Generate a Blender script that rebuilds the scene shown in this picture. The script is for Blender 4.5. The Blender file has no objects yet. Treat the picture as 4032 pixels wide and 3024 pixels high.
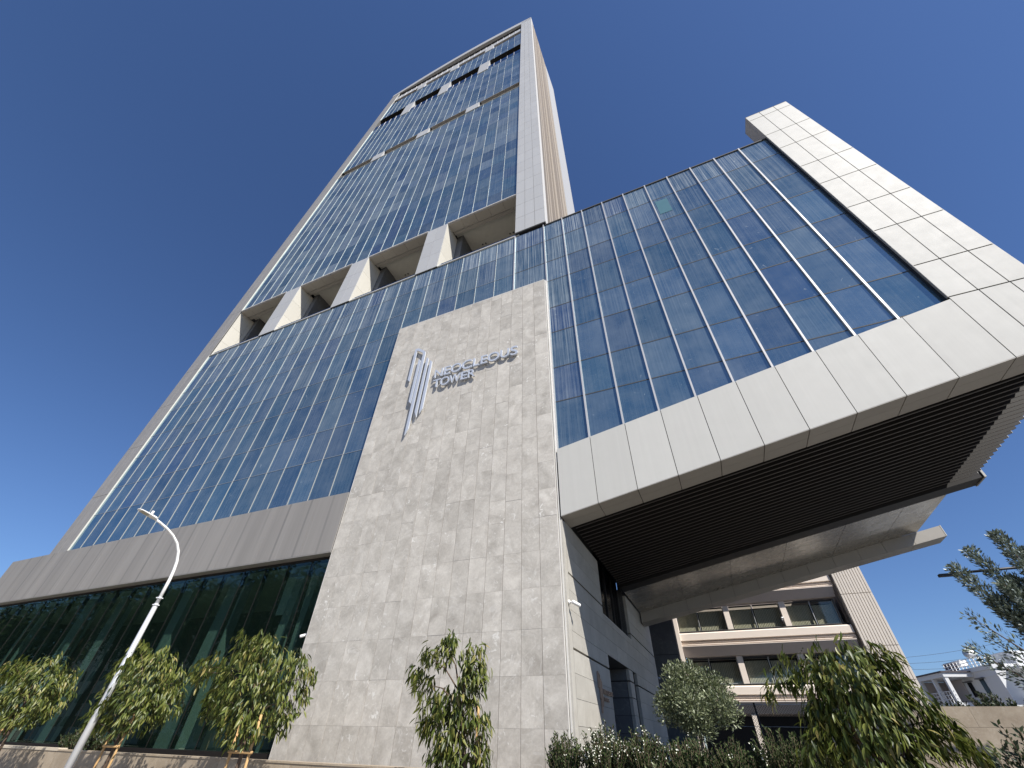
import bpy, bmesh, math, random
import numpy as np
from mathutils import Vector, Matrix, Quaternion

random.seed(7)
rng = np.random.default_rng(7)
SC = bpy.context.scene
COL = SC.collection

# ------------------------------------------------------------------ camera, sky, sun, exposure
# heights are measured from the photographer's eye (z = 0); the ground lies 1.6 m below
GROUND = -1.6
yaw, pitch, roll = -0.42423, 0.721683, 0.02657981
cy, sy, cp, sp = math.cos(yaw), math.sin(yaw), math.cos(pitch), math.sin(pitch)
fwd = Vector((sy * cp, cy * cp, sp)); rgt = Vector((cy, -sy, 0)); upv = rgt.cross(fwd)
cr, sr = math.cos(roll), math.sin(roll)
r2 = cr * rgt + sr * upv; u2 = -sr * rgt + cr * upv
cam_d = bpy.data.cameras.new('camera'); cam = bpy.data.objects.new('camera', cam_d); COL.objects.link(cam)
m = Matrix.Identity(4)
for i in range(3):
    m[i][0], m[i][1], m[i][2] = r2[i], u2[i], -fwd[i]
cam.matrix_world = m
cam_d.sensor_width = 36.0; cam_d.lens = 36.0 * 1600.18 / 4032.0
cam_d.clip_start = 0.05; cam_d.clip_end = 3000
SC.camera = cam

SUN = Vector((1.6, -1.0, 2.1)).normalized()          # towards the sun
elev = math.asin(SUN.z); rot = math.atan2(SUN.x, SUN.y)
world = bpy.data.worlds.new('World'); SC.world = world; world.use_nodes = True
wn = world.node_tree; wn.nodes.clear()
sky = wn.nodes.new('ShaderNodeTexSky'); sky.sky_type = 'NISHITA'; sky.sun_disc = False
sky.sun_elevation = elev; sky.sun_rotation = rot
sky.altitude = 0; sky.air_density = 1.0; sky.dust_density = 0.25; sky.ozone_density = 6.0
bg = wn.nodes.new('ShaderNodeBackground'); bg.inputs[1].default_value = 0.066
wo = wn.nodes.new('ShaderNodeOutputWorld')
tintn = wn.nodes.new('ShaderNodeMix'); tintn.data_type = 'RGBA'; tintn.blend_type = 'MULTIPLY'; tintn.inputs[0].default_value = 1.0
tintn.inputs[7].default_value = (0.86, 0.96, 1.16, 1)
wn.links.new(sky.outputs[0], tintn.inputs[6]); wn.links.new(tintn.outputs[2], bg.inputs[0]); wn.links.new(bg.outputs[0], wo.inputs[0])
sd = bpy.data.lights.new('sun', 'SUN'); sd.energy = 5.0; sd.angle = math.radians(0.53); sd.color = (1.0, 0.955, 0.885)
so = bpy.data.objects.new('sun', sd); COL.objects.link(so)
so.rotation_euler = SUN.to_track_quat('Z', 'Y').to_euler(); so.location = (60, -60, 90)
SC.view_settings.view_transform = 'Standard'; SC.view_settings.look = 'None'
SC.view_settings.exposure = 0.62; SC.view_settings.gamma = 1.0
SC.view_settings.use_curve_mapping = False
SC.render.engine = 'CYCLES'
SC.cycles.use_denoising = True
SC.cycles.max_bounces = 8; SC.cycles.transparent_max_bounces = 12
SC.cycles.sample_clamp_indirect = 6.0

# ------------------------------------------------------------------ materials
class NT:
    def __init__(s, name):
        s.m = bpy.data.materials.new(name); s.m.use_nodes = True
        s.t = s.m.node_tree; s.t.nodes.clear()
        s.out = s.n('ShaderNodeOutputMaterial')
    def n(s, typ, **kw):
        x = s.t.nodes.new(typ)
        for k, v in kw.items(): setattr(x, k, v)
        return x
    def l(s, a, b): s.t.links.new(a, b)
    def val(s, sock, v):
        if hasattr(v, 'is_output') or isinstance(v, bpy.types.NodeSocket): s.l(v, sock)
        elif isinstance(v, (tuple, list)) and len(v) == 3 and sock.type == 'RGBA': sock.default_value = (*v, 1)
        else: sock.default_value = v
    def pos(s, scale=(1, 1, 1), loc=(0, 0, 0), obj=False):
        if obj:
            c = s.n('ShaderNodeTexCoord').outputs['Object']
        else:
            c = s.n('ShaderNodeNewGeometry').outputs['Position']
        mp = s.n('ShaderNodeMapping'); s.l(c, mp.inputs[0])
        mp.inputs['Scale'].default_value = scale; mp.inputs['Location'].default_value = loc
        return mp.outputs[0]
    def noise(s, vec, scale=1, detail=4, rough=0.55, dist=0):
        x = s.n('ShaderNodeTexNoise'); s.l(vec, x.inputs['Vector'])
        x.inputs['Scale'].default_value = scale; x.inputs['Detail'].default_value = detail
        x.inputs['Roughness'].default_value = rough; x.inputs['Distortion'].default_value = dist
        return x.outputs['Fac']
    def ramp(s, fac, stops, interp='LINEAR'):
        x = s.n('ShaderNodeValToRGB'); s.l(fac, x.inputs[0]); e = x.color_ramp.elements
        x.color_ramp.interpolation = interp
        while len(e) < len(stops): e.new(0.5)
        for el, (p, c) in zip(e, stops):
            el.position = p; el.color = (*c, 1) if isinstance(c, tuple) else (c, c, c, 1)
        return x.outputs[0]
    def mix(s, fac, a, b, mode='MIX'):
        x = s.n('ShaderNodeMix', data_type='RGBA', blend_type=mode)
        s.val(x.inputs[0], fac); s.val(x.inputs[6], a); s.val(x.inputs[7], b)
        return x.outputs[2]
    def math(s, op, a, b=0.0, c=None):
        x = s.n('ShaderNodeMath', operation=op); s.val(x.inputs[0], a); s.val(x.inputs[1], b)
        if c is not None: s.val(x.inputs[2], c)
        return x.outputs[0]
    def rand(s): return s.n('ShaderNodeObjectInfo').outputs['Random']
    def isl(s): return s.n('ShaderNodeNewGeometry').outputs['Random Per Island']
    def ocol(s):
        sp_ = s.n('ShaderNodeSeparateColor'); s.l(s.n('ShaderNodeObjectInfo').outputs['Color'], sp_.inputs[0])
        return sp_.outputs
    def bump(s, h, strength=0.2, dist=0.02):
        b = s.n('ShaderNodeBump'); s.l(h, b.inputs['Height'])
        b.inputs['Strength'].default_value = strength; b.inputs['Distance'].default_value = dist
        return b.outputs[0]
    def principled(s, col, rough=0.5, metal=0.0, spec=0.5, normal=None):
        p = s.n('ShaderNodeBsdfPrincipled')
        s.val(p.inputs['Base Color'], col); s.val(p.inputs['Roughness'], rough); s.val(p.inputs['Metallic'], metal)
        s.val(p.inputs['Specular IOR Level'], spec)
        if normal is not None: s.l(normal, p.inputs['Normal'])
        s.p = p
        return p.outputs[0]
    def done(s, sh):
        s.l(sh, s.out.inputs[0]); return s.m

def simple(name, col, rough=0.5, metal=0.0, spec=0.5, var=0.10, nscale=3.0):
    t = NT(name)
    n = t.noise(t.pos(), nscale, 5)
    f = t.math('ADD', t.math('MULTIPLY', n, 2 * var), 1 - var)
    f = t.math('ADD', f, t.math('MULTIPLY', t.math('SUBTRACT', t.rand(), 0.5), var))
    c = t.n('ShaderNodeVectorMath', operation='SCALE'); c.inputs[0].default_value = col; t.l(f, c.inputs['Scale'])
    return t.done(t.principled(c.outputs[0], rough, metal, spec))

def stone_mat(name, c1, c2, speck=0.6, scale=1.0, vein=0.35):
    t = NT(name); P = t.pos()
    # every slab is cut from another place of the quarry: shift the pattern per object
    r = t.rand(); off = t.n('ShaderNodeVectorMath', operation='SCALE'); off.inputs[0].default_value = (37, 11, 53); t.l(r, off.inputs['Scale'])
    ad = t.n('ShaderNodeVectorMath', operation='ADD'); t.l(P, ad.inputs[0]); t.l(off.outputs[0], ad.inputs[1]); V = ad.outputs[0]
    big = t.noise(V, 1.6 * scale, 6, 0.62, 0.6)
    fine = t.noise(V, 16 * scale, 5, 0.7)
    mixf = t.math('ADD', t.math('MULTIPLY', big, 0.75), t.math('MULTIPLY', fine, 0.35))
    col = t.mix(t.ramp(mixf, [(0.36, 0.0), (0.72, 1.0)]), c1, c2)
    # light fossil flecks that crowd together in places
    crowd = t.ramp(t.noise(V, 0.9 * scale, 3), [(0.46, 0.0), (0.66, 1.0)])
    fl = t.ramp(t.noise(V, 7.5 * scale, 3, 0.55, 0.8), [(0.60, 0.0), (0.66, 1.0)])
    col = t.mix(t.math('MULTIPLY', t.math('MULTIPLY', fl, crowd), speck), col, (0.70, 0.68, 0.63))
    # thin pale veins
    vn = t.noise(V, 0.75 * scale, 3, 0.5, 1.6)
    vv = t.ramp(t.math('ABSOLUTE', t.math('SUBTRACT', vn, 0.5)), [(0.0, 1.0), (0.007, 0.0)])
    col = t.mix(t.math('MULTIPLY', vv, vein), col, (0.66, 0.64, 0.60))
    # whole-slab tone
    tone = t.math('ADD', t.math('MULTIPLY', r, 0.14), 0.93)
    c = t.n('ShaderNodeVectorMath', operation='SCALE'); t.l(col, c.inputs[0]); t.l(tone, c.inputs['Scale'])
    return t.done(t.principled(c.outputs[0], 0.62, 0, 0.35, t.bump(fine, 0.12, 0.004)))

def panel_mat(name, col, rough=0.45, metal=0.65, streak=0.12):
    t = NT(name); P = t.pos()
    st = t.noise(t.pos((9, 9, 0.25)), 1.0, 4, 0.6)
    gr = t.noise(P, 2.2, 4)
    f = t.math('ADD', t.math('MULTIPLY', st, streak), t.math('MULTIPLY', gr, streak * 0.6))
    f = t.math('SUBTRACT', 1.0 + streak * 0.8, f)
    f = t.math('MULTIPLY', f, t.math('ADD', t.math('MULTIPLY', t.rand(), 0.07), 0.965))
    c = t.n('ShaderNodeVectorMath', operation='SCALE'); c.inputs[0].default_value = col; t.l(f, c.inputs['Scale'])
    w = t.noise(P, 0.9, 2)
    return t.done(t.principled(c.outputs[0], t.math('ADD', t.math('MULTIPLY', gr, 0.12), rough - 0.06), metal, 0.5, t.bump(w, 0.05, 0.05)))

def glass_mat(name, tints, refl, refl_fac, joined=False):
    t = NT(name); P = t.pos()
    oc = t.ocol()
    r = t.isl() if joined else t.rand()
    base = t.ramp(r, [(i / (len(tints) - 1), c) for i, c in enumerate(tints)])
    d = t.n('ShaderNodeBsdfDiffuse'); t.l(base, d.inputs[0])
    # dust film and rain streaks
    film = t.noise(P, 1.1, 5, 0.6)
    grit = t.noise(P, 11, 4, 0.7)
    st = t.noise(t.pos((16, 16, 0.16)), 1.0, 5, 0.72)
    stm = t.ramp(st, [(0.42, 0.0), (0.68, 1.0)])
    dirt = oc[0] if not joined else 0.32
    veil = 0.18 if not joined else 0.13
    k = t.math('MULTIPLY', stm, t.math('MULTIPLY', dirt, 0.95))
    k = t.math('ADD', k, t.math('MULTIPLY', t.ramp(film, [(0.3, 0.0), (0.8, 1.0)]), veil))
    k = t.math('ADD', k, t.math('MULTIPLY', t.ramp(grit, [(0.60, 0.0), (0.72, 1.0)]), 0.12))
    sp_ = t.noise(P, 2.6, 3, 0.6, 1.2)
    k = t.math('ADD', k, t.math('MULTIPLY', t.ramp(sp_, [(0.68, 0.0), (0.75, 1.0)]), 0.34))
    k = t.math('ADD', k, t.math('MULTIPLY', t.math('FRACT', t.math('MULTIPLY', r, 13.7)), 0.06 if not joined else 0.24))
    dust = t.n('ShaderNodeBsdfDiffuse'); dust.inputs[0].default_value = (0.46, 0.51, 0.53, 1)
    mx = t.n('ShaderNodeMixShader'); t.l(k, mx.inputs[0]); t.l(d.outputs[0], mx.inputs[1]); t.l(dust.outputs[0], mx.inputs[2])
    g = t.n('ShaderNodeBsdfGlossy'); g.inputs['Roughness'].default_value = 0.03
    r2_ = t.math('FRACT', t.math('MULTIPLY', r, 7.31))
    rt = t.mix(r2_, refl, tuple(x * 0.74 for x in refl))
    t.l(rt, g.inputs[0])
    wav = t.noise(P, 0.55, 2); t.l(t.bump(wav, 0.035, 0.25), g.inputs['Normal'])
    fr = t.n('ShaderNodeFresnel'); fr.inputs[0].default_value = 1.55
    fac = t.math('ADD', t.math('MULTIPLY', fr.outputs[0], 1 - refl_fac), refl_fac)
    fac = t.math('MULTIPLY', fac, t.math('SUBTRACT', 1.0, t.math('MULTIPLY', k, 0.7)))
    m2 = t.n('ShaderNodeMixShader'); t.l(fac, m2.inputs[0]); t.l(mx.outputs[0], m2.inputs[1]); t.l(g.outputs[0], m2.inputs[2])
    return t.done(m2.outputs[0])

def clear_glass(name, tint, refl, refl_fac):
    t = NT(name)
    tr = t.n('ShaderNodeBsdfTransparent'); tr.inputs[0].default_value = (*tint, 1)
    g = t.n('ShaderNodeBsdfGlossy'); g.inputs['Roughness'].default_value = 0.012; g.inputs[0].default_value = (*refl, 1)
    wav = t.noise(t.pos(), 0.5, 2); t.l(t.bump(wav, 0.02, 0.2), g.inputs['Normal'])
    fr = t.n('ShaderNodeFresnel'); fr.inputs[0].default_value = 1.5
    fac = t.math('ADD', t.math('MULTIPLY', fr.outputs[0], 1 - refl_fac), refl_fac)
    bf = t.n('ShaderNodeNewGeometry').outputs['Backfacing']        # only the outer face mirrors
    fac = t.math('MULTIPLY', fac, t.math('SUBTRACT', 1.0, bf))
    m1 = t.n('ShaderNodeMixShader'); t.l(fac, m1.inputs[0]); t.l(tr.outputs[0], m1.inputs[1]); t.l(g.outputs[0], m1.inputs[2])
    d = t.n('ShaderNodeBsdfDiffuse'); d.inputs[0].default_value = (0.03, 0.06, 0.05, 1)
    m2 = t.n('ShaderNodeMixShader'); m2.inputs[0].default_value = 0.04
    t.l(m1.outputs[0], m2.inputs[1]); t.l(d.outputs[0], m2.inputs[2])
    return t.done(m2.outputs[0])

def leaf_mat(name, stops, joined, rough=0.38, trans=0.22, spec=0.5):
    t = NT(name)
    r = t.isl() if joined else t.rand()
    col = t.ramp(r, stops)
    n = t.noise(t.pos(), 9, 3)
    c = t.n('ShaderNodeVectorMath', operation='SCALE'); t.l(col, c.inputs[0]); t.l(t.math('ADD', n, 0.5), c.inputs['Scale'])
    p = t.principled(c.outputs[0], rough, 0, spec)
    tl = t.n('ShaderNodeBsdfTranslucent'); t.l(c.outputs[0], tl.inputs[0])
    mx = t.n('ShaderNodeMixShader'); mx.inputs[0].default_value = trans
    t.l(p, mx.inputs[1]); t.l(tl.outputs[0], mx.inputs[2])
    return t.done(mx.outputs[0])

M = {}
M['stone'] = stone_mat('grey limestone', (0.345, 0.318, 0.276), (0.60, 0.565, 0.503), 0.9)
M['stone_side'] = stone_mat('smooth limestone', (0.35, 0.33, 0.29), (0.45, 0.43, 0.385), 0.12, 0.8, 0.1)
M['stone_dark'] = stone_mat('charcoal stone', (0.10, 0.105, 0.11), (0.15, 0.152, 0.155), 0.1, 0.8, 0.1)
M['travertine'] = stone_mat('beige travertine', (0.27, 0.215, 0.155), (0.40, 0.335, 0.255), 0.15, 1.5, 0.1)
M['coping'] = simple('pale coping stone', (0.55, 0.48, 0.38), 0.7)
M['edge'] = simple('pale metal edge', (0.62, 0.60, 0.56), 0.5, 0.1)
M['silver'] = panel_mat('silver composite panel', (0.505, 0.495, 0.455), 0.66, 0.0, 0.11)
M['silver_old_shade'] = panel_mat('weathered and shaded silver panel', (0.30, 0.285, 0.265), 0.55, 0.12, 0.55)  # weathered tone; also paints the shade on the wing post's left side
t_ = NT('stained band panel'); P_ = t_.pos()
_sx = t_.n('ShaderNodeSeparateXYZ'); t_.l(P_, _sx.inputs[0])
_u = t_.math('FRACT', t_.math('DIVIDE', t_.math('ADD', _sx.outputs[0], 33.70 + 61.39), 1.2278))
_st = t_.ramp(t_.math('ABSOLUTE', t_.math('SUBTRACT', _u, 0.5)), [(0.0, 1.0), (0.035, 0.9), (0.06, 0.0)])
_am = t_.ramp(t_.noise(t_.pos((0.8, 1, 0.12)), 1.0, 3), [(0.35, 0.1), (0.62, 1.0)])
_w = t_.ramp(t_.noise(t_.pos((1.6, 1, 0.08)), 1.0, 4, 0.65), [(0.35, 0.0), (0.7, 1.0)])
_c = t_.mix(t_.math('MULTIPLY', _w, 0.55), (0.30, 0.282, 0.258), (0.20, 0.188, 0.172))
_c = t_.mix(t_.math('MULTIPLY', t_.math('MULTIPLY', _st, _am), 0.6), _c, (0.13, 0.125, 0.12))
_f = t_.ramp(t_.noise(t_.pos((22, 1, 0.25)), 1.0, 4), [(0.6, 0.0), (0.75, 1.0)])
_c = t_.mix(t_.math('MULTIPLY', _f, 0.25), _c, (0.42, 0.40, 0.38))
M['band'] = t_.done(t_.principled(_c, 0.55, 0.08, 0.4))
M['pale_panel'] = panel_mat('pale grey panel', (0.45, 0.45, 0.445), 0.55, 0.05, 0.12)
M['cream_panel'] = panel_mat('cream panel', (0.58, 0.56, 0.50), 0.55, 0.1, 0.08)
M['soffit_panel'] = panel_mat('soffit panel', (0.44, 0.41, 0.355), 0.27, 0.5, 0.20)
M['beam_panel'] = panel_mat('beam panel', (0.36, 0.335, 0.295), 0.5, 0.1, 0.10)
M['joint'] = simple('dark joint', (0.05, 0.05, 0.05), 0.8)
M['dark'] = simple('dark void', (0.012, 0.012, 0.014), 0.7)
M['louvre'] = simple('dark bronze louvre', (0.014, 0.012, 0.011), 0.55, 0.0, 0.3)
M['lit_edge'] = simple('blade lip', (0.08, 0.07, 0.062), 0.5, 0.1)  # paler than the blades: bounce light on their bottoms, put into the colour
M['louvre_end'] = simple('pale louvre cap', (0.52, 0.50, 0.45), 0.5, 0.1)
M['fin'] = panel_mat('pale fin', (0.60, 0.58, 0.555), 0.4, 0.35, 0.06)
M['fin_dull'] = panel_mat('dull fin', (0.38, 0.37, 0.35), 0.5, 0.15, 0.10)
M['transom'] = simple('grey transom', (0.26, 0.29, 0.32), 0.5, 0.3)
M['brown'] = panel_mat('brown ribbed metal', (0.26, 0.215, 0.17), 0.55, 0.1, 0.2)
M['brown_lit'] = panel_mat('lit brown ribbed metal', (0.44, 0.38, 0.305), 0.55, 0.1, 0.2)  # paler copy of the brown metal for ribs that look lit
M['core'] = simple('dark interior', (0.03, 0.035, 0.045), 0.8)
M['ceiling'] = simple('off white plaster', (0.62, 0.595, 0.52), 0.8)
BL = [(0.008, 0.024, 0.070), (0.022, 0.070, 0.100), (0.010, 0.040, 0.084), (0.045, 0.090, 0.125), (0.020, 0.046, 0.086), (0.014, 0.056, 0.092), (0.060, 0.095, 0.130)]
M['blue'] = glass_mat('blue solar glass', BL, (0.60, 0.82, 0.92), 0.32)
M['blue_stuff'] = glass_mat('blue solar glass far', BL, (0.60, 0.82, 0.92), 0.32, True)
M['lobby'] = clear_glass('green lobby glass', (0.55, 0.66, 0.62), (0.58, 0.76, 0.68), 0.06)
M['rail_glass'] = clear_glass('balustrade glass', (0.35, 0.42, 0.50), (0.8, 0.85, 0.95), 0.2)
M['teal'] = simple('teal pane', (0.10, 0.20, 0.23), 0.2)
M['black_glass'] = simple('black glass', (0.006, 0.006, 0.008), 0.15, 0, 0.25, 0.02)
M['white_paint'] = simple('white paint', (0.78, 0.77, 0.74), 0.45)
M['galv'] = simple('galvanised steel', (0.66, 0.67, 0.68), 0.38, 0.45, 0.5, 0.06)
M['lamp_glass'] = simple('lamp lens', (0.42, 0.40, 0.33), 0.3)
M['letter'] = simple('satin sign metal', (0.62, 0.655, 0.71), 0.42, 0.35, 0.5, 0.03)
M['bronze'] = simple('bronze sign metal', (0.36, 0.27, 0.21), 0.4, 0.5)
M['wood'] = simple('timber stake', (0.46, 0.29, 0.13), 0.75, 0, 0.3, 0.25, 12)
M['bark'] = simple('brown bark', (0.10, 0.07, 0.05), 0.85, 0, 0.2, 0.35, 14)
M['bark_grey'] = simple('grey bark', (0.20, 0.17, 0.14), 0.85, 0, 0.2, 0.35, 14)
M['soil'] = simple('soil', (0.11, 0.08, 0.055), 0.95)
M['pave'] = simple('pavement concrete', (0.27, 0.25, 0.225), 0.85)
M['asphalt'] = simple('asphalt', (0.055, 0.055, 0.055), 0.9)
M['ground'] = simple('dry ground', (0.20, 0.175, 0.14), 0.9)
M['cream'] = simple('cream render', (0.76, 0.67, 0.585), 0.8, 0, 0.3, 0.05)
M['rose'] = simple('rose grey render', (0.46, 0.41, 0.385), 0.85, 0, 0.3, 0.07)
M['rib_cream'] = simple('ribbed cream render', (0.66, 0.60, 0.53), 0.8, 0, 0.3, 0.05)
M['alu'] = simple('aluminium', (0.42, 0.43, 0.42), 0.4, 0.5)
M['white_render'] = simple('white render', (0.60, 0.61, 0.62), 0.8, 0, 0.3, 0.05)
M['tile_dark'] = simple('dark roof edge', (0.07, 0.06, 0.07), 0.8)
M['curtain'] = simple('blind fabric', (0.42, 0.415, 0.37), 0.9, 0, 0.2, 0.1)
M['black'] = simple('black metal', (0.02, 0.02, 0.022), 0.5, 0.2)
M['flower'] = simple('white petals', (0.85, 0.85, 0.72), 0.7)
t_ = NT('olive window glass')
_g = t_.n('ShaderNodeBsdfGlossy'); _g.inputs[1].default_value = 0.05; _g.inputs[0].default_value = (0.7, 0.72, 0.66, 1)
_tr = t_.n('ShaderNodeBsdfTransparent'); _tr.inputs[0].default_value = (0.93, 0.93, 0.88, 1)
_m = t_.n('ShaderNodeMixShader'); _m.inputs[0].default_value = 0.06
t_.l(_tr.outputs[0], _m.inputs[1]); t_.l(_g.outputs[0], _m.inputs[2]); M['window'] = t_.done(_m.outputs[0])
FIC = [(0.0, (0.022, 0.036, 0.007)), (0.35, (0.060, 0.084, 0.014)), (0.65, (0.115, 0.138, 0.026)), (0.93, (0.20, 0.205, 0.055)), (1.0, (0.26, 0.21, 0.07))]
M['ficus'] = leaf_mat('ficus leaf', FIC, False, 0.42, 0.25, 0.4)
M['ficus_j'] = leaf_mat('ficus foliage', FIC, True, 0.42, 0.25, 0.4)
M['olive'] = leaf_mat('olive foliage', [(0, (0.045, 0.060, 0.022)), (0.5, (0.135, 0.16, 0.075)), (0.85, (0.25, 0.28, 0.16)), (1, (0.42, 0.45, 0.31))], True, 0.45)
M['grey_leaf'] = leaf_mat('grey green foliage', [(0, (0.045, 0.058, 0.040)), (0.5, (0.12, 0.145, 0.10)), (0.9, (0.26, 0.31, 0.245)), (1, (0.48, 0.55, 0.53))], True, 0.4)
M['hedge'] = leaf_mat('rosemary foliage', [(0, (0.012, 0.022, 0.006)), (0.5, (0.040, 0.062, 0.018)), (0.9, (0.090, 0.120, 0.045)), (1, (0.14, 0.17, 0.08))], True, 0.6, 0.2, 0.2)
M['dark_leaf'] = leaf_mat('dark foliage', [(0, (0.012, 0.022, 0.008)), (0.6, (0.035, 0.055, 0.018)), (1, (0.09, 0.11, 0.04))], True, 0.5)

# ------------------------------------------------------------------ builders
W = {}            # world position of every object (parents carry no rotation or scale)
def wpos(o): return W.get(o.name, Vector((0, 0, 0)))
def link(o, parent=None, loc=(0, 0, 0)):
    COL.objects.link(o); loc = Vector(loc); W[o.name] = loc
    if parent is not None:
        o.parent = parent; o.location = loc - wpos(parent)
    else:
        o.location = loc
    return o
def thing(name, label, cat, loc, group=None):
    o = bpy.data.objects.new(name, None); o.empty_display_size = 0.3
    link(o, None, loc); o['label'] = label; o['category'] = cat
    if group: o['group'] = group
    return o
def tag(o, label, cat, group=None):
    o['label'] = label; o['category'] = cat
    if group: o['group'] = group
    return o
def structure(o): o['kind'] = 'structure'; return o

UNIT = {}
def unit(mat):
    if mat not in UNIT:
        me = bpy.data.meshes.new('block'); bm = bmesh.new(); bmesh.ops.create_cube(bm, size=1.0); bm.to_mesh(me); bm.free()
        me.materials.append(M[mat]); UNIT[mat] = me
    return UNIT[mat]
def box(name, x0, x1, y0, y1, z0, z1, mat, parent=None, color=None, rotz=0.0):
    """a block as its own object; alike blocks share their mesh"""
    o = bpy.data.objects.new(name, unit(mat))
    link(o, parent, ((x0 + x1) / 2, (y0 + y1) / 2, (z0 + z1) / 2))
    o.scale = (abs(x1 - x0), abs(y1 - y0), abs(z1 - z0))
    if rotz: o.rotation_euler.z = rotz
    if color: o.color = color
    return o
def mesh(name, verts, faces, mat, parent=None, loc=(0, 0, 0), smooth=False):
    loc = Vector(loc); me = bpy.data.meshes.new(name)
    me.from_pydata([tuple(Vector(v) - loc) for v in verts], [], faces); me.update()
    me.materials.append(M[mat])
    if smooth: me.polygons.foreach_set('use_smooth', [True] * len(me.polygons))
    o = bpy.data.objects.new(name, me); link(o, parent, loc); return o
def fix(o):
    bm = bmesh.new(); bm.from_mesh(o.data); bmesh.ops.recalc_face_normals(bm, faces=bm.faces[:]); bm.to_mesh(o.data); bm.free(); return o
BF = [(0, 1, 2, 3), (7, 6, 5, 4), (0, 4, 5, 1), (1, 5, 6, 2), (2, 6, 7, 3), (3, 7, 4, 0)]
def pbox(name, x0, x1, y0, y1, z0, z1, mat, parent=None, loc=None):
    """a block that may carry children (its mesh is not scaled)"""
    v = [(x0, y0, z0), (x1, y0, z0), (x1, y1, z0), (x0, y1, z0), (x0, y0, z1), (x1, y0, z1), (x1, y1, z1), (x0, y1, z1)]
    return fix(mesh(name, v, BF, mat, parent, loc or ((x0 + x1) / 2, (y0 + y1) / 2, z0)))
def hexa(name, v, mat, parent=None):
    c = sum((Vector(p) for p in v), Vector()) / 8
    return fix(mesh(name, v, BF, mat, parent, c))
def prism(name, poly, axis, a0, a1, mat, parent=None, loc=None):
    """polygon extruded along an axis: axis 'x' takes (y, z) points, 'y' takes (x, z), 'z' takes (x, y)"""
    def P(p, a): return (a, p[0], p[1]) if axis == 'x' else (p[0], a, p[1]) if axis == 'y' else (p[0], p[1], a)
    n = len(poly); v = [P(p, a0) for p in poly] + [P(p, a1) for p in poly]
    f = [tuple(range(n)), tuple(range(2 * n - 1, n - 1, -1))] + [(i, (i + 1) % n, n + (i + 1) % n, n + i) for i in range(n)]
    return fix(mesh(name, v, f, mat, parent, loc or (sum((Vector(q) for q in v), Vector()) / len(v))))
def tube_data(pts, rad, seg=8):
    pts = [Vector(p) for p in pts]; v = []; f = []
    for i, p in enumerate(pts):
        d = (pts[min(i + 1, len(pts) - 1)] - pts[max(i - 1, 0)]).normalized()
        a = d.orthogonal().normalized() if i == 0 else (a - d * a.dot(d)).normalized()
        b = d.cross(a); r = rad[i] if isinstance(rad, (list, tuple)) else rad
        for k in range(seg):
            an = 2 * math.pi * k / seg; v.append(p + a * (r * math.cos(an)) + b * (r * math.sin(an)))
    for i in range(len(pts) - 1):
        for k in range(seg):
            f.append((i * seg + k, i * seg + (k + 1) % seg, (i + 1) * seg + (k + 1) % seg, (i + 1) * seg + k))
    f.append(tuple(range(seg - 1, -1, -1))); f.append(tuple(range((len(pts) - 1) * seg, len(pts) * seg)))
    return v, f
def tube(name, pts, rad, mat, parent=None, seg=8, loc=None):
    v, f = tube_data(pts, rad, seg); return mesh(name, v, f, mat, parent, loc or pts[0], smooth=True)
def tubes(name, runs, mat, parent=None, seg=5, loc=None):
    V, F = [], []
    for pts, rad in runs:
        v, f = tube_data(pts, rad, seg); k = len(V); V += v; F += [tuple(i + k for i in q) for q in f]
    return mesh(name, V, F, mat, parent, loc or runs[0][0][0], smooth=True)
def boxes(name, lst, mat, parent=None, kind=None, loc=None):
    V, F = [], []
    for (x0, x1, y0, y1, z0, z1) in lst:
        k = len(V)
        V += [(x0, y0, z0), (x1, y0, z0), (x1, y1, z0), (x0, y1, z0), (x0, y0, z1), (x1, y0, z1), (x1, y1, z1), (x0, y1, z1)]
        F += [tuple(i + k for i in q) for q in [(3, 2, 1, 0), (4, 5, 6, 7), (1, 5, 4, 0), (2, 6, 5, 1), (3, 7, 6, 2), (0, 4, 7, 3)]]
    o = mesh(name, V, F, mat, parent, loc or V[0])
    if kind: o['kind'] = kind
    return o

# ------------------------------------------------------------------ setting: ground, road, pavement
structure(mesh('ground', [(-900, -900, GROUND - .16), (900, -900, GROUND - .16), (900, 900, GROUND - .16), (-900, 900, GROUND - .16)], [(0, 1, 2, 3)], 'ground'))
structure(box('road', -200, 200, -9.0, 2.0, GROUND - .15, GROUND - .13, 'asphalt'))
structure(box('pavement', -200, 200, 2.15, 10.0, GROUND - .15, GROUND, 'pave'))
structure(box('kerb', -200, 200, 2.0, 2.15, GROUND - .15, GROUND, 'coping'))
structure(box('far_pavement', -200, 200, -14, -9.0, GROUND - .15, GROUND, 'pave'))
structure(box('forecourt', -3.4, 60, 10.3, 60, GROUND - .15, GROUND - .01, 'asphalt'))

# ------------------------------------------------------------------ the tower
YG = 12.0                                   # the glass line
BAY = 1.2278; XL, XR = -33.70, -5.46        # glass of the tower front
tower = thing('office_tower', 'tall blue glass office tower with grey stone wall and cantilevered wing', 'building', (-19, 12, GROUND))

def zs(x): return 5.322 + 0.189 * (x + 3.57)     # rising underside of the wing

core = []
for (z0, z1, yb) in ((7.2, 23.75, 12.14), (23.75, 30.45, 16.6), (30.45, 60.0, 12.14), (60.0, 62.0, 13.7), (62.0, 80.2, 12.14), (80.2, 86.1, 13.4), (86.1, 95.9, 12.14), (95.9, 104.0, 13.0)):
    core.append((-35.2, -3.6, yb, 26.2, z0, z1))
core.append((-39.0, -12.7, 18.0, 26.2, GROUND, 7.2))
tc = boxes('tower_core', core, 'core', tower, 'stuff')

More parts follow.
